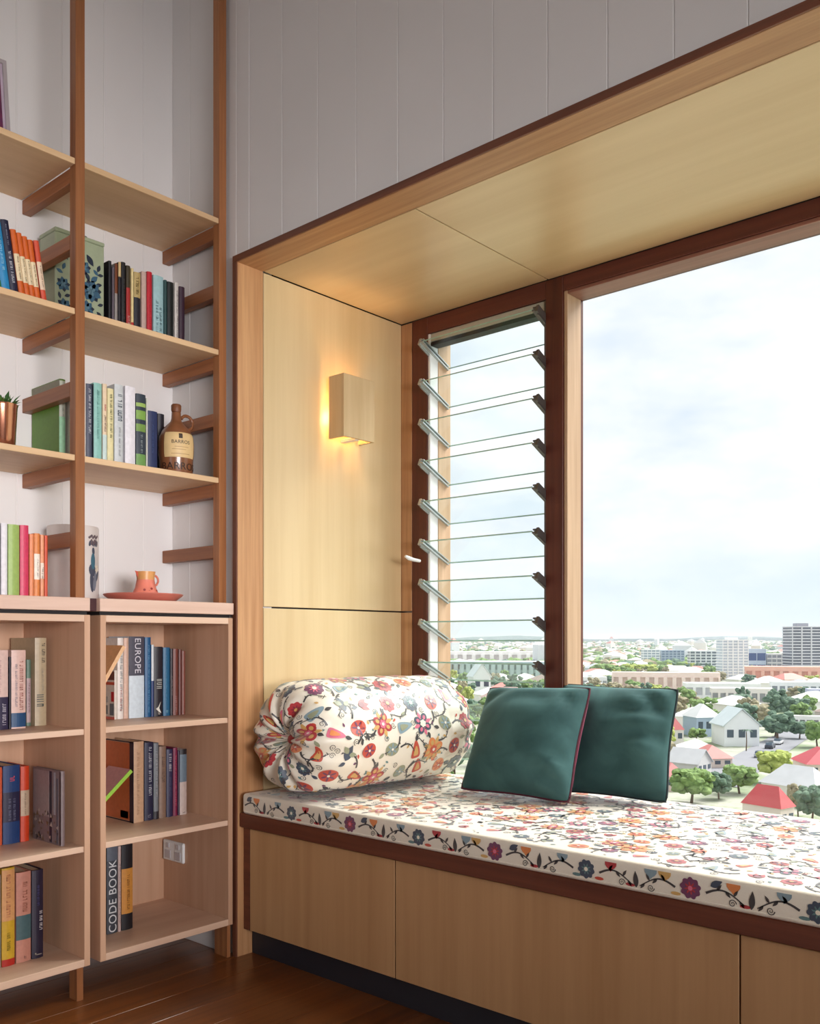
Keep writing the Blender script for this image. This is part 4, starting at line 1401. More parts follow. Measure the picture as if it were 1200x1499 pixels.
def bol_raw(u, ph):
    rho, ax = prof_at(u)
    g = max(0.0, 1 - rho) * 4 * rho
    fold = math.sin(11 * ph + 1.3 * math.sin(2 * ph + 1)) + .5 * math.sin(17 * ph + .7)
    sgn = -1 if ax < LEN / 2 else 1
    ax += sgn * (.010 * fold * min(1, g * 1.1))
    edge = math.exp(-((rho - .95) / .10) ** 2) if (ax < .13 or ax > LEN - .13) else 0
    rr = rho * (1 + .018 * edge * fold)
    rr *= 1 + .022 * noise.noise(Vector((ax * 5, math.cos(ph) * 1.3, math.sin(ph) * 1.3 + 4)))
    x, z = RX * rr * math.cos(ph), RZ * rr * math.sin(ph)
    low = -.176
    if z < low + .02:
        z = low + .02 * math.exp((z - low - .02) / .05) if z < low + .02 else z
    p = B0 + AX * ax + SD * x
    return Vector((p.x, p.y, BZ + z)) - boloc


def S_bol(u, v, lift):
    ph = v / .196
    p = bol_raw(u, ph)
    if lift:
        e = .003
        du = bol_raw(u + e, ph) - bol_raw(max(u - e, 0.0001), ph)
        dv = bol_raw(u, ph + .015) - bol_raw(u, ph - .015)
        n = dv.cross(du)
        if n.length > 0:
            n.normalize()
        c = Vector((0, 0, BZ)) + B0 + AX * (LEN / 2) - boloc
        if n.dot(p - c) < 0:
            n = -n
        p = p + n * lift * 1.5
    return p


bm_ = MB()
NU, NV = 130, 120
vv = [S_bol(cum[-1] * i / NU, 2 * math.pi * j / NV * .196, 0) for i in range(NU + 1) for j in range(NV)]
bm_.add(vv, [(i * NV + j, i * NV + (j + 1) % NV, (i + 1) * NV + (j + 1) % NV, (i + 1) * NV + j) for i in range(NU) for j in range(NV)])
bm_.add([vv[j] for j in range(NV)], [tuple(range(NV))])
bm_.add([vv[NU * NV + j] for j in range(NV)], [tuple(range(NV))])
bc = bm_.build('cover', FAB, bo)
for p in bc.data.polygons:
    p.use_smooth = True
cb_ = Cloth(S_bol)
U1 = cum[-1] - .06
all_over(cb_, .05, U1, -.34, .90, 21, .096, lambda u, v: .03 < u < cum[-1] - .05 and -1.75 < v / .196 < 4.6, 1.28)
tag(cb_.mb.build('floral_print', M_PRINT, bc), kind='stuff')
# gathered button at the front end
bcn = B0 + AX * .012 + Vector((0, 0, BZ)) - boloc
MB().lathe([(.001, -.016), (.013, -.013), (.018, -.004), (.017, .004), (.001, .01)], 16).build('gather_button', M_INK[11], bo, smooth=True)
gbn = bo.children[-1]
gbn.location = bcn
gbn.rotation_euler = (math.radians(-90), 0, 0)


# ------------------------------------------------------------------ velvet pillows
def velvet(name, rgb, hi):
    m, n, l, out = new_mat(name)
    b = n.new('ShaderNodeBsdfPrincipled')
    g = n.new('ShaderNodeNewGeometry')
    t = n.new('ShaderNodeTexNoise')
    t.inputs['Scale'].default_value = 9
    t.inputs['Detail'].default_value = 4
    t.inputs['Distortion'].default_value = .6
    l.new(g.outputs['Position'], t.inputs['Vector'])
    r = n.new('ShaderNodeValToRGB')
    r.color_ramp.elements[0].position = .35
    r.color_ramp.elements[0].color = srgb(*rgb)
    r.color_ramp.elements[1].position = .7
    r.color_ramp.elements[1].color = srgb(*hi)
    l.new(t.outputs['Fac'], r.inputs['Fac'])
    l.new(r.outputs['Color'], b.inputs['Base Color'])
    b.inputs['Roughness'].default_value = .75
    b.inputs['Specular IOR Level'].default_value = .15
    b.inputs['Sheen Weight'].default_value = .45
    b.inputs['Sheen Roughness'].default_value = .35
    b.inputs['Sheen Tint'].default_value = (.55, .85, .85, 1) if rgb[1] > rgb[0] else (1, .4, .6, 1)
    l.new(b.outputs['BSDF'], out.inputs['Surface'])
    return m


M_TEAL = velvet('teal_velvet', (52, 84, 85), (70, 106, 106))
M_CRIM = velvet('crimson_velvet', (98, 16, 38), (118, 24, 48))
M_PIPE = plain('dark_piping', (40, 52, 56), .8, .1, 200)
M_PIPEC = plain('plum_piping', (82, 26, 44), .8, .1, 200)


def pillow(label, BL, BR, TL, TR, T, seed, mpipe, creases, back=.55):
    BL, BR, TL, TR = map(Vector, (BL, BR, TL, TR))
    base = (BL + BR) / 2
    pw = empty('throw_pillow', base, label, 'pillow', 'teal velvet pillows on the window seat')
    N = 26
    nrm = (BR - BL).cross(TL - BL).normalized()     # towards the room
    if nrm.y > 0:
        nrm = -nrm

    def pos(a, b, side):
        k4 = 1 - .045 * (a * a * b * b) ** 2       # softened corners
        a, b = a * k4, b * k4
        a2 = a * (1 - .085 * (1 - b * b) * a * a)
        b2 = b * (1 - .07 * (1 - a * a) * b * b)
        p = (BL * (1 - a2) / 2 + BR * (1 + a2) / 2) * (1 - b2) / 2 + (TL * (1 - a2) / 2 + TR * (1 + a2) / 2) * (1 + b2) / 2
        f = max(0, (1 - (a / k4) ** 2) * (1 - (b / k4) ** 2))
        th = T * f ** .55 if side > 0 else T * back * f ** .36
        for (ca, cb, cr_, amp, ang, fr) in creases:
            d = math.hypot(a - ca, b - cb)
            w = math.exp(-(d / cr_) ** 2)
            th += amp * w * math.sin(fr * ((a - ca) * math.cos(ang) + (b - cb) * math.sin(ang))) * min(1, f * 4)
        th += .004 * noise.noise(Vector((a * 2.2 + seed, b * 2.2, side * 3))) * min(1, f * 2)
        return p + nrm * th * side - base

    for side, mt, nm in ((1, M_TEAL, 'front_panel'), (-1, M_CRIM, 'back_panel')):
        mb = MB()
        g = [math.sin(math.pi / 2 * (2 * i / N - 1)) for i in range(N + 1)]
        v = [pos(a, b, side) for b in g for a in g]
        mb.add(v, [(j * (N + 1) + i, j * (N + 1) + i + 1, (j + 1) * (N + 1) + i + 1, (j + 1) * (N + 1) + i) for j in range(N) for i in range(N)])
        o = mb.build(nm, mt, pw)
        for p in o.data.polygons:
            p.use_smooth = True
    q = [-1 + 2 * i / 24 for i in range(24)]
    loop = [(t, -1) for t in q] + [(1, t) for t in q] + [(-t, 1) for t in q] + [(-1, -t) for t in q]
    MB().tube([pos(a, b, 1) for a, b in loop], .0042, 6, closed=True).build('piping', mpipe, pw, smooth=True)
    return pw


ZP = MZ1 + .006
pillow('teal velvet pillow with crimson back, next to the floral bolster', (-1.895, 2.380, ZP), (-1.472, 2.392, ZP), (-1.925, 2.585, .888), (-1.508, 2.585, .902), .100, 1, M_PIPEC,
       [(.72, -.62, .34, .013, 1.2, 15), (-.72, .78, .32, .010, 2.2, 13), (.78, .78, .3, .010, .8, 14), (-.7, -.75, .4, .009, 2.0, 10), (.1, .75, .5, .006, 1.57, 11)], .62)
pillow('teal velvet pillow leaning on the glass behind the other pillow', (-1.672, 2.555, ZP), (-1.252, 2.590, ZP), (-1.715, 2.722, .904), (-1.275, 2.722, .900), .088, 5, M_PIPE,
       [(.55, .12, .42, .018, 1.75, 13), (.72, .78, .35, .014, .8, 14), (-.4, .4, .5, .007, .6, 9), (.8, -.05, .28, -.022, .1, 6), (.3, -.3, .4, .006, 1.9, 10)])

# ------------------------------------------------------------------ the city outside, 26 m below the window
GZ = -25.0
GM = ground_mat('suburb_ground', [(104, 124, 84), (134, 144, 116), (172, 170, 158), (122, 138, 98), (156, 156, 146)], .035)
gp = MB()
gp.add([(-9000, 6, GZ), (9000, 6, GZ), (9000, 12000, GZ), (-9000, 12000, GZ)], [(0, 1, 2, 3)])
tag(gp.build('ground', GM), kind='structure')


def gpt(u, v):
    return onz(u, v, GZ)


def dep_of(v):
    return (EYE - GZ) * F_PX / (v - V0)


YAW = math.atan2(0.66334, 0.74833)             # camera yaw
taken = []

# hills along the skyline
hm = MB()
for (D, amp, sd) in ((5200, 26, 1.0), (7400, 44, 7.0)):
    pts = []
    for i in range(121):
        u = -500 + 2600 * i / 120
        d = ray(u, 937)
        hgt = EYE - 8 + amp * (.55 + .9 * noise.noise(Vector((u * .006, sd, 0))) + .25 * noise.noise(Vector((u * .03, sd, 3))))
        pts.append((d[0] * D, d[1] * D, max(hgt, -10)))
    n = len(pts)
    v = [(p[0], p[1], GZ - 2) for p in pts] + pts + [(p[0] * 1.15, p[1] * 1.15, GZ - 2) for p in pts]
    hm.add(v, [(i, i + 1, n + i + 1, n + i) for i in range(n - 1)] + [(n + i, n + i + 1, 2 * n + i + 1, 2 * n + i) for i in range(n - 1)])
tag(hm.build('hills', ground_mat('hazy_hill_woods', [(92, 112, 112), (120, 138, 136), (150, 160, 158), (104, 122, 120)], .012), smooth=True), kind='structure')  # distance haze put into the hill colour as blue-grey tones

M_TREE = [ground_mat('tree_green', [(74, 98, 58), (112, 138, 78), (140, 162, 100)], .9), ground_mat('tree_lime', [(116, 130, 62), (156, 166, 84), (180, 186, 112)], .9),
          ground_mat('tree_dark', [(62, 84, 72), (90, 114, 94), (116, 136, 114)], .9), ground_mat('tree_dry', [(116, 110, 88), (148, 140, 112), (170, 160, 134)], .9)]
M_TRUNK = wood('trunk_bark', (84, 66, 52), (116, 94, 76), 'z', 8, .3, .9)


def crown_mesh(seed, blobs, sub=2, rs=1.0):
    r = random.Random(seed)
    bm = bmesh.new()
    for k in range(blobs):
        a, q = r.uniform(0, 6.283), math.sqrt(r.random()) * .36
        z = .34 + .5 * r.random()
        rad = rs * r.uniform(.13, .22) * (1.15 - .5 * abs(z - .55))
        mt = Matrix.Translation((q * math.cos(a), q * math.sin(a), z)) @ Matrix.Diagonal((rad, rad, rad * .85, 1))
        g = bmesh.ops.create_icosphere(bm, subdivisions=sub, radius=1.0, matrix=mt)
        c = Vector((q * math.cos(a), q * math.sin(a), z))
        for v in g['verts']:
            d = v.co - c
            v.co = c + d * (1 + .42 * noise.noise(v.co * 16 + Vector((seed, 0, 0))) + .2 * noise.noise(v.co * 37))
    me = bpy.data.meshes.new('crown')
    bm.to_mesh(me)
    bm.free()
    return me


CROWN = {}


def tree(u, vbase, wpx, hpx, kind, label, group=None, seed=0, dep=None, blobs=16):
    p = gpt(u, vbase)
    D = dep_of(vbase)
    w, h = wpx / F_PX * D, hpx / F_PX * D
    t = empty('tree', p, label, 'tree', group, rot=(0, 0, seed * 1.3))
    key = (seed % 5, kind, blobs)
    if key not in CROWN:
        me = crown_mesh(seed % 5 + 3, blobs * 3, 2, .66)
        me.materials.append(M_TREE[kind])
        CROWN[key] = me
    c = link(bpy.data.objects.new('crown', CROWN[key]), t)
    c.scale = (w, w, h)
    MB().tube([(0, 0, 0), (.03 * w, 0, h * .25), (0, .02 * w, h * .5)], [.035 * w, .028 * w, .015 * w], 6).build('trunk', M_TRUNK, t)
    taken.append((p.x, p.y, w * .55))
    return t


def wallmat(rgb):
    return plain('wall_%d_%d_%d' % rgb, rgb, .8, .04, .3)


def roofmat(rgb):
    return plain('roof_%d_%d_%d' % rgb, rgb, .6, .06, .5)


M_WIN = plain('far_window', (70, 84, 98), .2, .1, .4)


def house(u0, u1, vtop, vbase, wall, roof, style, rot, label, group=None, deep=1.1, wins=3, roof_f=.45):
    """style: gable / hip / flat"""
    D = dep_of(vbase)
    uc = (u0 + u1) / 2
    W0, H = (u1 - u0) / F_PX * D, (vbase - vtop) / F_PX * D
    k = abs(math.cos(rot)) + deep * abs(math.sin(rot))
    W = W0 / k
    L = W * deep
    p = gpt(uc, vbase)
    d = Vector((p.x, p.y, 0)).normalized()
    hb = empty('house', p + d * L * .4, label, 'house', group, rot=(0, 0, math.atan2(-p.x, p.y) + rot))
    hw, hl = W / 2, L / 2
    zw = H * (1 - roof_f) if style != 'flat' else H * .93
    b = MB()
    if style == 'gable':
        b.prism([(-hw, 0), (hw, 0), (hw, zw), (0, H * .985), (-hw, zw)], 'y', -hl, hl)
    else:
        b.box(-hw, hw, -hl, hl, 0, zw)
    hwall = b.build('wall', wallmat(wall), hb)
    r = MB()
    o, t = W * .06, H * .03
    if style == 'gable':
        s = (H - zw) / hw
        for sg in (-1, 1):
            r.prism([(sg * 0, H), (sg * (hw + o), zw - o * s), (sg * (hw + o), zw - o * s + t), (0, H + t)], 'y', -hl - o, hl + o)
    elif style == 'hip':
        rl = max(.01, hl - hw * .8)
        v = [(-hw - o, -hl - o, zw), (hw + o, -hl - o, zw), (hw + o, hl + o, zw), (-hw - o, hl + o, zw), (0, -rl, H), (0, rl, H)]
        r.add(v, [(0, 1, 4), (1, 2, 5, 4), (2, 3, 5), (3, 0, 4, 5), (3, 2, 1, 0)])
    else:
        r.box(-hw - o * .3, hw + o * .3, -hl - o * .3, hl + o * .3, zw, H)
        r.box(-hw * .5, -hw * .1, -hl * .3, hl * .2, H, H * 1.12)
    r.build('roof', roofmat(roof), hb)
    for i in range(wins):
        xx = -hw + W * (i + .5) / wins
        ww = W / wins * .28
        MB().box(xx - ww, xx + ww, -hl - .08, -hl + .02, zw * .42, zw * .78).build('window', M_WIN, hwall)
    if wins > 1:
        for i in range(2):
            yy = -hl + L * (i + .5) / 2
            MB().box(hw - .02, hw + .08, yy - L * .1, yy + L * .1, zw * .42, zw * .78).build('window', M_WIN, hwall)
    taken.append((hb.location.x, hb.location.y, max(W, L) * .75))
    return hb


def block(name, u0, u1, vtop, vbase, wall, band, floors, cols, rot, label, deep=.7, cap=None, cat='building'):
    """flat-topped block: slabs proud of recessed window rows"""
    D = dep_of(vbase)
    W0, H = (u1 - u0) / F_PX * D, (vbase - vtop) / F_PX * D
    W = W0 / (abs(math.cos(rot)) + deep * abs(math.sin(rot)))
    L = W * deep
    p = gpt((u0 + u1) / 2, vbase)
    d = Vector((p.x, p.y, 0)).normalized()
    b = empty(name, p + d * L * .4, label, cat, None, rot=(0, 0, math.atan2(-p.x, p.y) + rot))
    hw, hl = W / 2, L / 2
    ins = .02 * W
    MB().box(-hw + ins, hw - ins, -hl + ins, hl - ins, 0, H * .97).build('core', plain('glazing_%d_%d_%d' % band, band, .3, .1, .2), b)
    fh = H * .97 / floors
    if floors:
        for i in range(floors + 1):
            z = i * fh
            MB().box(-hw, hw, -hl, hl, z, z + fh * .36).build('floor_slab', wallmat(wall), b)
    for j in range(cols + 1):
        x_ = -hw + W * j / max(cols, 1)
        w_ = W * .018
        MB().box(max(x_ - w_, -hw), min(x_ + w_, hw), -hl - .02 * W, -hl + ins, 0, H * .98).build('pier', wallmat(wall), b)
    if cap:
        MB().box(-hw * .45, hw * .35, -hl * .4, hl * .4, H * .97, H * 1.05).build('plant_room', wallmat(cap), b)
    taken.append((b.location.x, b.location.y, max(W, L) * .75))
    return b


# --- near houses and street (right of the pillows)
house(1088, 1160, 1153, 1222, (222, 206, 196), (190, 70, 74), 'hip', 1.0, 'near house with a red hip roof just below the sill', wins=2, roof_f=.42, deep=1.8)
house(1116, 1222, 1125, 1182, (226, 222, 214), (206, 206, 208), 'hip', .95, 'house with a broad pale grey hip roof beyond the red roof', wins=3, roof_f=.5, deep=1.7)
house(1162, 1236, 1096, 1140, (232, 216, 206), (186, 72, 80), 'hip', .35, 'cream walled house with a crimson roof beside the lime tree', wins=3, roof_f=.5)
house(1042, 1109, 1038, 1092, (236, 238, 240), (196, 206, 208), 'gable', .35, 'tall white gabled house with a pale metal roof', wins=3, roof_f=.42)
house(1000, 1053, 1031, 1078, (172, 190, 212), (214, 214, 214), 'hip', .5, 'blue-grey two storey house with a white hip roof', wins=3, roof_f=.4)
house(972, 1000, 1050, 1090, (224, 218, 216), (198, 112, 112), 'hip', .3, 'small house with a dusty red roof beside the blue-grey house', wins=2)
house(1008, 1070, 1092, 1124, (216, 200, 190), (196, 122, 116), 'hip', .45, 'low house with a terracotta pink roof', wins=3, roof_f=.55)
house(978, 1040, 1098, 1134, (206, 204, 204), (190, 190, 192), 'gable', 1.1, 'low house with a long grey metal roof', wins=3, roof_f=.5)
house(990, 1050, 1084, 1108, (226, 222, 216), (224, 220, 214), 'hip', .2, 'low house with an off-white roof behind the terracotta one', wins=3, roof_f=.55)
house(960, 1004, 1118, 1158, (214, 190, 184), (206, 130, 128), 'hip', .3, 'house with a faded pink roof behind the rear pillow', wins=2)
tree(1012, 1176, 66, 54, 0, 'big round green tree in front of the terracotta house', seed=1, blobs=26)
tree(1052, 1170, 40, 42, 2, 'dark blue-green tree right of the big round tree', seed=2, blobs=22)
tree(1082, 1162, 54, 46, 0, 'loose mid green tree beside the street corner', seed=3, blobs=24)
tree(1133, 1146, 58, 50, 1, 'bright lime green tree by the crimson roofed house', seed=4, blobs=26)
tree(1188, 1206, 50, 60, 2, 'grey-green shrub tree below the crimson roof', seed=0, blobs=24)
tree(1168, 1196, 34, 52, 3, 'dry olive tree in front of the pale grey roof', seed=2, blobs=18)
tree(1196, 1094, 40, 42, 0, 'green street tree by the white long shelter', seed=3, blobs=20)
tree(1170, 1082, 34, 28, 2, 'dark green tree at the street bend', seed=1, blobs=18)
tree(1134, 1079, 36, 26, 2, 'dark rounded tree right of the gabled house', seed=0, blobs=20)
tree(1108, 1062, 44, 34, 3, 'dry brown-grey tree behind the gabled house', seed=4, blobs=18)
tree(1020, 1086, 30, 22, 0, 'small green tree in front of the blue-grey house', seed=3)
tree(990, 1046, 30, 28, 0, 'green tree left of the blue-grey house roof', seed=2)
tree(1082, 1042, 40, 28, 2, 'dark grove tree above the gabled roof', seed=1)
tree(1164, 1052, 46, 34, 2, 'broad dark tree behind the white long shelter', seed=3)
tree(1050, 1038, 24, 18, 0, 'green tree between the two pale house roofs', seed=4)
tree(1136, 1120, 26, 22, 0, 'small tree at the roadside below the street bend', seed=2)
# palm
pp = gpt(1092, 1100)
pd = dep_of(1100)
pm = empty('palm_tree', pp, 'thin palm tree in front of the gabled house', 'tree')
ph_ = 30 / F_PX * pd
MB().tube([(0, 0, 0), (.1, 0, ph_ * .5), (0, .1, ph_)], [.16, .13, .1], 6).build('trunk', M_TRUNK, pm)
for k in range(11):
    a = 2 * math.pi * k / 11
    L = 1.5
    pts = [(L * t * math.cos(a), L * t * math.sin(a), ph_ + .55 * math.sin(2.4 * t) - .55 * t * t) for t in (0, .33, .66, 1)]
    nx, ny = -math.sin(a) * .16, math.cos(a) * .16
    fmb = MB()
    fmb.add([(p[0] + nx * (1 - abs(i - 1.5) / 2), p[1] + ny * (1 - abs(i - 1.5) / 2), p[2]) for i, p in enumerate(pts)] + [(p[0] - nx * (1 - abs(i - 1.5) / 2), p[1] - ny * (1 - abs(i - 1.5) / 2), p[2] - .04) for i, p in enumerate(pts)],
            [(i, i + 1, 5 + i, 4 + i) for i in range(3)])
    fmb.build('frond', M_TREE[2], pm)

# street running up from the low roofs
M_ROAD = plain('asphalt', (132, 132, 138), .9, .06, .2)
ra, rb_, rc = gpt(1040, 1150), gpt(1108, 1108), gpt(1200, 1060)
rd = MB()
W_ = 4.6
path = [ra, gpt(1075, 1128), rb_, gpt(1150, 1083), rc, gpt(1290, 1030)]
L_, R_ = [], []
for i, p in enumerate(path):
    a, b = path[max(i - 1, 0)], path[min(i + 1, len(path) - 1)]
    t = (b - a).normalized()
    nn = Vector((-t.y, t.x, 0))
    L_.append(p + nn * W_ + Vector((0, 0, .12)))
    R_.append(p - nn * W_ + Vector((0, 0, .12)))
rd.add([q for pr_ in zip(L_, R_) for q in pr_], [(2 * i, 2 * i + 1, 2 * i + 3, 2 * i + 2) for i in range(len(path) - 1)])
tag(rd.build('road', M_ROAD), kind='structure')


def car(u, v, rgb, label):
    p = gpt(u, v)
    t = (rc - rb_).normalized()
    c = empty('car', p + Vector((0, 0, .13)), label, 'car', 'cars on the street below', rot=(0, 0, math.atan2(t.y, t.x)))
    MB().prism([(-2.1, .3), (2.1, .3), (2.15, .75), (1.2, .85), (-2.1, .9)], 'y', -.85, .85).build('body', plain('car_%d_%d_%d' % rgb, rgb, .3, .03, 2), c, .06)
    MB().prism([(-1.9, .9), (1.15, .85), (.5, 1.42), (-1.4, 1.42)], 'y', -.74, .74).build('cabin', M_WIN, c, .05)
    for sx in (-1.3, 1.3):
        for sy in (-.8, .8):
            w = MB().lathe([(.32, -.1), (.32, .1)], 12).build('wheel', M_DARK, c)
            w.rotation_euler = (math.pi / 2, 0, 0)
            w.location = (sx, sy, .32)
    return c


car(1139, 1090, (240, 240, 242), 'white car parked on the street bend')
car(1127, 1096, (60, 64, 76), 'dark grey car behind the white car')
car(1112, 1109, (176, 180, 186), 'silver car lower down the street')
# long white shelter
block('long_shelter', 1132, 1206, 1053, 1070, (236, 234, 230), (120, 122, 124), 1, 8, .05, 'long white open-fronted shelter across the street', .16)

# --- middle distance
block('office_tower', 1146, 1199, 916, 992, (216, 214, 220), (92, 94, 110), 17, 3, .42, 'tallest dark glass tower with pale floor bands', .85, (150, 150, 158))
block('apartment_tower', 1048, 1094, 936, 996, (244, 244, 246), (186, 196, 210), 14, 5, .35, 'tall white apartment tower left of the blue block', .8, (236, 236, 236))
block('office_block', 1093, 1120, 955, 990, (196, 206, 226), (62, 84, 138), 2, 2, .1, 'squat blue clad office block between two towers', .8)
block('office_block', 1119, 1150, 958, 990, (238, 234, 232), (150, 152, 160), 5, 4, .2, 'white stepped office block beside the dark tower', .8)
block('apartment_block', 938, 965, 951, 978, (236, 238, 240), (150, 166, 178), 7, 4, .25, 'pale slim apartment block at the left of the row', .7)
block('apartment_block', 966, 1001, 952, 978, (176, 190, 206), (110, 130, 156), 7, 6, .15, 'long blue-grey apartment block next to the pale slim one', .5)
block('apartment_block', 1006, 1048, 953, 984, (230, 234, 236), (96, 110, 120), 7, 5, .2, 'white and grey banded apartment block beside the white tower', .6)
block('warehouse', 1092, 1220, 982, 1001, (236, 184, 166), (222, 160, 142), 1, 10, .05, 'long salmon coloured building in front of the towers', .3)
block('warehouse', 896, 1050, 991, 1012, (238, 216, 206), (222, 200, 190), 1, 12, .04, 'long cream-pink warehouse behind the rear pillow', .2)
block('warehouse', 1000, 1110, 1006, 1024, (240, 240, 240), (186, 188, 194), 1, 8, .12, 'long white flat roofed warehouse with a grey front', .4)
block('warehouse', 1040, 1130, 1014, 1034, (234, 226, 222), (160, 160, 166), 1, 8, .1, 'cream flat roofed warehouse above the gabled house', .4)
block('warehouse', 1128, 1215, 1004, 1022, (232, 234, 238), (140, 148, 160), 1, 8, .1, 'white warehouse right under the salmon building', .4)
block('warehouse', 1180, 1230, 1016, 1038, (186, 190, 216), (90, 92, 120), 1, 3, .2, 'lilac-grey warehouse at the far right', .6)
block('warehouse', 844, 888, 996, 1012, (228, 228, 230), (150, 152, 158), 1, 6, .1, 'small white warehouse beside the window mullion', .4)
block('exhibition_hall', 652, 812, 958, 971, (240, 236, 236), (214, 206, 206), 1, 12, .05, 'very long white hall seen between the louvre blades', .25)
block('station_roof', 640, 812, 972, 996, (178, 196, 198), (118, 140, 144), 2, 18, -.1, 'grey-green station shed seen through the lower louvres', .5)
# domed hall
dmp, dmd = gpt(1137, 1004), dep_of(1004)
dh = empty('domed_hall', dmp, 'low dark olive dome in front of the salmon building', 'building')
rw = 13 / F_PX * dmd
MB().lathe([(rw, 0), (rw, .25 * rw), (rw * .93, .42 * rw), (rw * .7, .62 * rw), (rw * .35, .74 * rw), (.01, .78 * rw)], 20).build('dome', plain('dome_olive', (120, 122, 98), .7, .08, .3), dh, smooth=True)
MB().box(-rw * 1.05, rw * 1.05, -rw * 1.05, rw * 1.05, 0, rw * .2).build('base', wallmat((206, 190, 176)), dh)
for (u, v, w, h, k, s, lb) in ((880, 994, 36, 24, 0, 1, 'dark green park tree beside the mullion'), (900, 993, 34, 22, 0, 2, 'green park tree behind the cream-pink warehouse'), (925, 992, 36, 22, 1, 3, 'yellow-green park tree in the row'),
                               (948, 991, 34, 20, 1, 4, 'lime park tree right of the yellow-green one'), (966, 990, 26, 18, 0, 0, 'green park tree ending the row'), (868, 1006, 30, 18, 2, 2, 'dark tree in front of the small white warehouse')):
    tree(u, v, w, h, k, lb, seed=s, blobs=18)
# house seen through the lowest louvres
house(684, 718, 972, 1016, (236, 240, 242), (214, 222, 226), 'gable', .3, 'white gabled house seen through the lowest louvre blades', wins=2, roof_f=.4)

# --- houses and trees filling the suburb; look-alikes share their label within each group
rs = random.Random(77)
TH = []
for wall, roof in (((232, 228, 222), (214, 214, 214)), ((226, 214, 204), (196, 128, 118)), ((214, 218, 224), (176, 182, 188)), ((238, 236, 232), (230, 226, 222)), ((206, 196, 188), (150, 130, 122))):
    TH.append((wallmat(wall), roofmat(roof)))
LBH = ['white house with a grey roof', 'cream house with a terracotta roof', 'pale house with a blue-grey roof', 'all-white house', 'taupe house with a brown roof']
MARKS = [(gpt((a_ + b_) / 2, v_), nm_) for a_, b_, v_, nm_ in ((1088, 1160, 1222, 'red hip roof'), (1116, 1222, 1182, 'broad pale grey roof'), (1162, 1236, 1140, 'crimson roofed house'), (1042, 1109, 1092, 'tall white gabled house'), (1000, 1053, 1078, 'blue-grey two storey house'),
         (1008, 1070, 1124, 'terracotta pink roof'), (1132, 1206, 1070, 'long white shelter'), (1146, 1199, 992, 'dark glass tower'), (1048, 1094, 996, 'white apartment tower'), (1093, 1120, 990, 'blue office block'), (966, 1001, 978, 'blue-grey apartment block'),
         (1092, 1220, 1001, 'salmon building'), (896, 1050, 1012, 'cream-pink warehouse'), (1000, 1110, 1024, 'long white warehouse'), (1128, 1215, 1022, 'white warehouse'), (1180, 1230, 1038, 'lilac-grey warehouse'), (850, 905, 1012, 'small white warehouse'),
         (640, 812, 996, 'station shed'), (684, 718, 1016, 'station side gable'), (925, 970, 992, 'row of park trees'), (1137, 1137, 1004, 'olive dome'))]


def near_what(p):
    q, nm_ = min(MARKS, key=lambda t: (t[0] - p).length / t[0].length)
    a_, b_ = Vector((p.x, p.y)).length, Vector((q.x, q.y)).length
    side = math.atan2(p.x, p.y) - math.atan2(q.x, q.y)
    rel = 'behind' if a_ > b_ * 1.10 else 'in front of' if a_ < b_ * .91 else 'beside'
    far = 'off ' if rel != 'beside' and abs(side) * b_ > 45 else ''
    return far + rel + ' the ' + nm_


h_me, r_me = [], []
for k, (wm, rm) in enumerate(TH):
    a = MB().box(-5.5, 5.5, -7, 7, 0, 4.2).box(-5.6, -3.2, -7.08, -7, 1.4, 2.9).box(3.0, 5.0, -7.08, -7, 1.4, 2.9).build('tmp', wm)
    o, hw, hl, rl = .6, 5.5, 7, 2.6
    b = MB().add([(-hw - o, -hl - o, 4.2), (hw + o, -hl - o, 4.2), (hw + o, hl + o, 4.2), (-hw - o, hl + o, 4.2), (0, -rl, 7), (0, rl, 7)], [(0, 1, 4), (1, 2, 5, 4), (2, 3, 5), (3, 0, 4, 5), (3, 2, 1, 0)]).build('tmp', rm)
    h_me.append(a.data)
    r_me.append(b.data)
    bpy.data.objects.remove(a)
    bpy.data.objects.remove(b)
LBT = ['rounded green tree', 'yellow-green tree', 'dark green tree', 'dry olive tree']
t_me = []
for k in range(4):
    me = crown_mesh(40 + k, 26, 2, .62)
    me.materials.append(M_TREE[k])
    t_me.append(me)
tk = MB().tube([(0, 0, 0), (0, 0, .45)], [.04, .02], 5).build('tmp', M_TRUNK)
tk_me = tk.data
bpy.data.objects.remove(tk)


def free(p, r):
    return all((p.x - q[0]) ** 2 + (p.y - q[1]) ** 2 > (r + q[2]) ** 2 for q in taken)


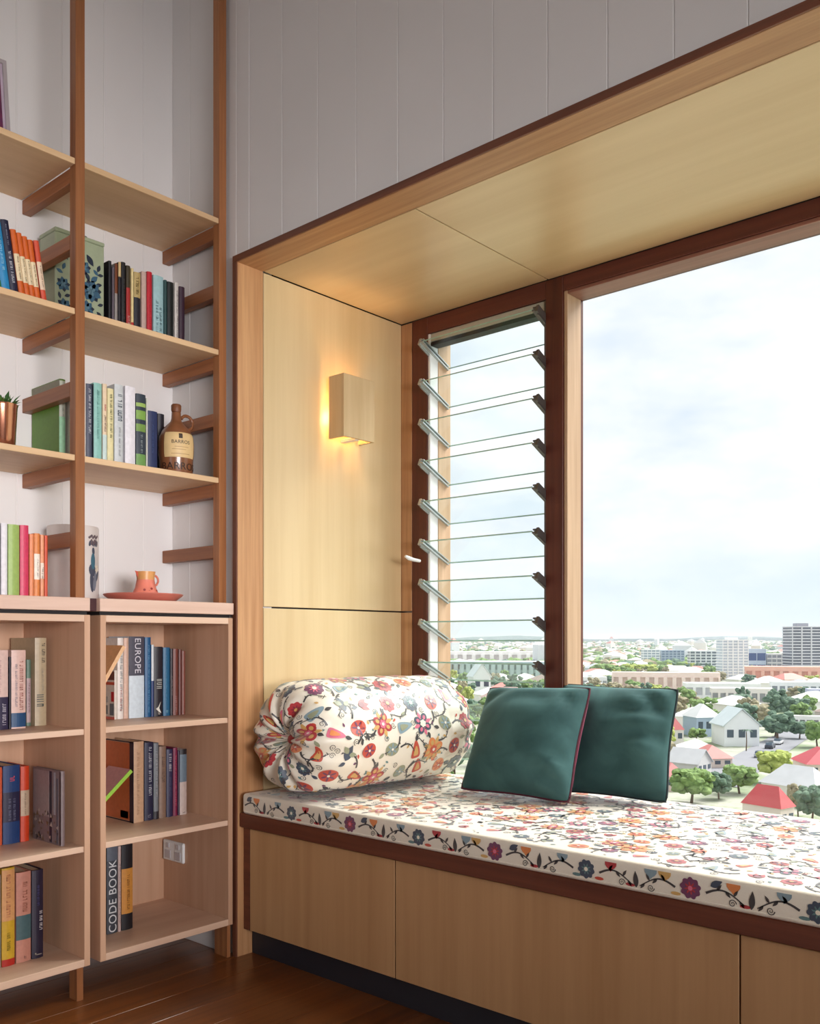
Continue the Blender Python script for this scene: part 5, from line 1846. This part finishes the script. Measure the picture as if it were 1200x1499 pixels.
nh = nt = 0
for _ in range(14000):
    if nh >= 150 and nt >= 260:
        break
    D = math.sqrt(rs.uniform(170 ** 2, 770 ** 2)) if rs.random() < .5 else rs.uniform(140, 420)
    u = rs.uniform(560, 1300)
    d = ray(u, 937)
    p = Vector((d[0] * D, d[1] * D, GZ))
    if (D < 245 and 985 < u < 1125) or (D < 225 and u > 1080):             # keep the near roofs and the street clear
        continue
    if rs.random() < .46 and nh < 150:
        if not free(p, 10):
            continue
        k = rs.choice((0, 0, 1, 2, 3, 3, 4))
        s = rs.uniform(.8, 1.25)
        lb_ = ('small ' if s < .93 else 'large ' if s > 1.1 else '') + LBH[k] + ' ' + near_what(p)
        hb = empty('house', p, lb_, 'house', 'suburb: ' + lb_, rot=(0, 0, rs.uniform(0, 3.14)))
        for nm, me in (('wall', h_me[k]), ('roof', r_me[k])):
            o = link(bpy.data.objects.new(nm, me), hb)
            o.scale = (1, 1, 1)
        hb.scale = (s, s, s)
        taken.append((p.x, p.y, 10.5))
        nh += 1
    elif nt < 260:
        if not free(p, 4.5):
            continue
        k = rs.choice((0, 0, 0, 1, 2, 2, 3))
        w, h = rs.uniform(6, 11), rs.uniform(6, 10)
        lb_ = ('low ' if h < 7.2 else 'tall ' if h > 8.8 else '') + ('spreading ' if w > 9.2 else 'slim ' if w < 7.4 else '') + LBT[k] + ' ' + near_what(p)
        te = empty('tree', p, lb_, 'tree', 'suburb: ' + lb_, rot=(0, 0, rs.uniform(0, 6.28)))
        for nm, me in (('crown', t_me[k]), ('trunk', tk_me)):
            o = link(bpy.data.objects.new(nm, me), te)
            o.scale = (w, w, h)
        taken.append((p.x, p.y, 5.0))
        nt += 1
# farther than that nobody can count them
fh_, ft_ = MB(), MB()
cubeT = [(-.5, -.5, .1), (.5, -.5, .1), (.5, .5, .1), (-.5, .5, .1), (-.32, -.32, .85), (.32, -.32, .85), (.32, .32, .85), (-.32, .32, .85), (0, 0, 1.05)]
for _ in range(5200):
    D = 780 + 4300 * rs.random() ** 1.5
    u = rs.uniform(380, 1450)
    d = ray(u, 937)
    x_, y_ = d[0] * D, d[1] * D
    if D < 1500 and not free(Vector((x_, y_, 0)), 18):
        continue
    base = GZ + max(0, (D - 2200) / 2800) * 14 * (1 + noise.noise(Vector((u * .008, D * .001, 2))))
    a = rs.uniform(0, 3.14)
    c_, s_ = math.cos(a), math.sin(a)
    if rs.random() < .42:
        w, l, h = rs.uniform(8, 18), rs.uniform(10, 30), rs.uniform(4, 9)
        if rs.random() < .05:
            h *= rs.uniform(2, 4)
        q = [(-w / 2, -l / 2), (w / 2, -l / 2), (w / 2, l / 2), (-w / 2, l / 2)]
        q = [(x_ + p[0] * c_ - p[1] * s_, y_ + p[0] * s_ + p[1] * c_) for p in q]
        v = [(p[0], p[1], base - 6) for p in q] + [(p[0], p[1], base + h * .7) for p in q] + [(x_, y_, base + h)]
        mi = rs.choice((0, 0, 1, 2, 3))
        fh_.add(v, [(0, 1, 5, 4), (1, 2, 6, 5), (2, 3, 7, 6), (3, 0, 4, 7)], mi)
        fh_.add([v[4], v[5], v[6], v[7], v[8]], [(0, 1, 4), (1, 2, 4), (2, 3, 4), (3, 0, 4)], 4 + rs.choice((0, 0, 1, 2, 3, 3)))
    else:
        w, h = rs.uniform(8, 20), rs.uniform(6, 12)
        v = [(x_ + p[0] * w * c_ - p[1] * w * s_, y_ + p[0] * w * s_ + p[1] * w * c_, base - 2 + p[2] * h * rs.uniform(.85, 1.1)) for p in cubeT]
        ft_.add(v, [(0, 1, 5, 4), (1, 2, 6, 5), (2, 3, 7, 6), (3, 0, 4, 7), (4, 5, 8), (5, 6, 8), (6, 7, 8), (7, 4, 8)], rs.choice((0, 0, 0, 1, 2)))
o = fh_.build('distant_rooftops', [TH[0][0], TH[1][0], TH[2][0], TH[3][0], TH[0][1], TH[1][1], TH[2][1], TH[3][1]])
tag(o, 'sea of tiny pale roofs running out to the skyline', 'rooftops', kind='stuff')
o = ft_.build('distant_treetops', [M_TREE[0], M_TREE[2], M_TREE[3]])
tag(o, 'scattered distant treetops between the far roofs', 'trees', kind='stuff')

# ------------------------------------------------------------------ bright haze lying over the city
hv = MB().box(-7000, 7000, 90, 9500, GZ - 6, 45)
hm_, hn, hl_, ho = new_mat('city_haze')
vs2 = hn.new('ShaderNodeVolumeScatter')
vs2.inputs['Color'].default_value = (.50, .58, .66, 1)
vs2.inputs['Density'].default_value = 0.00020
vs2.inputs['Anisotropy'].default_value = 0.3
hl_.new(vs2.outputs['Volume'], ho.inputs['Volume'])
hz_ = hv.build('haze', hm_)
tag(hz_, 'thin bright haze hanging over the distant city', 'haze', kind='stuff')
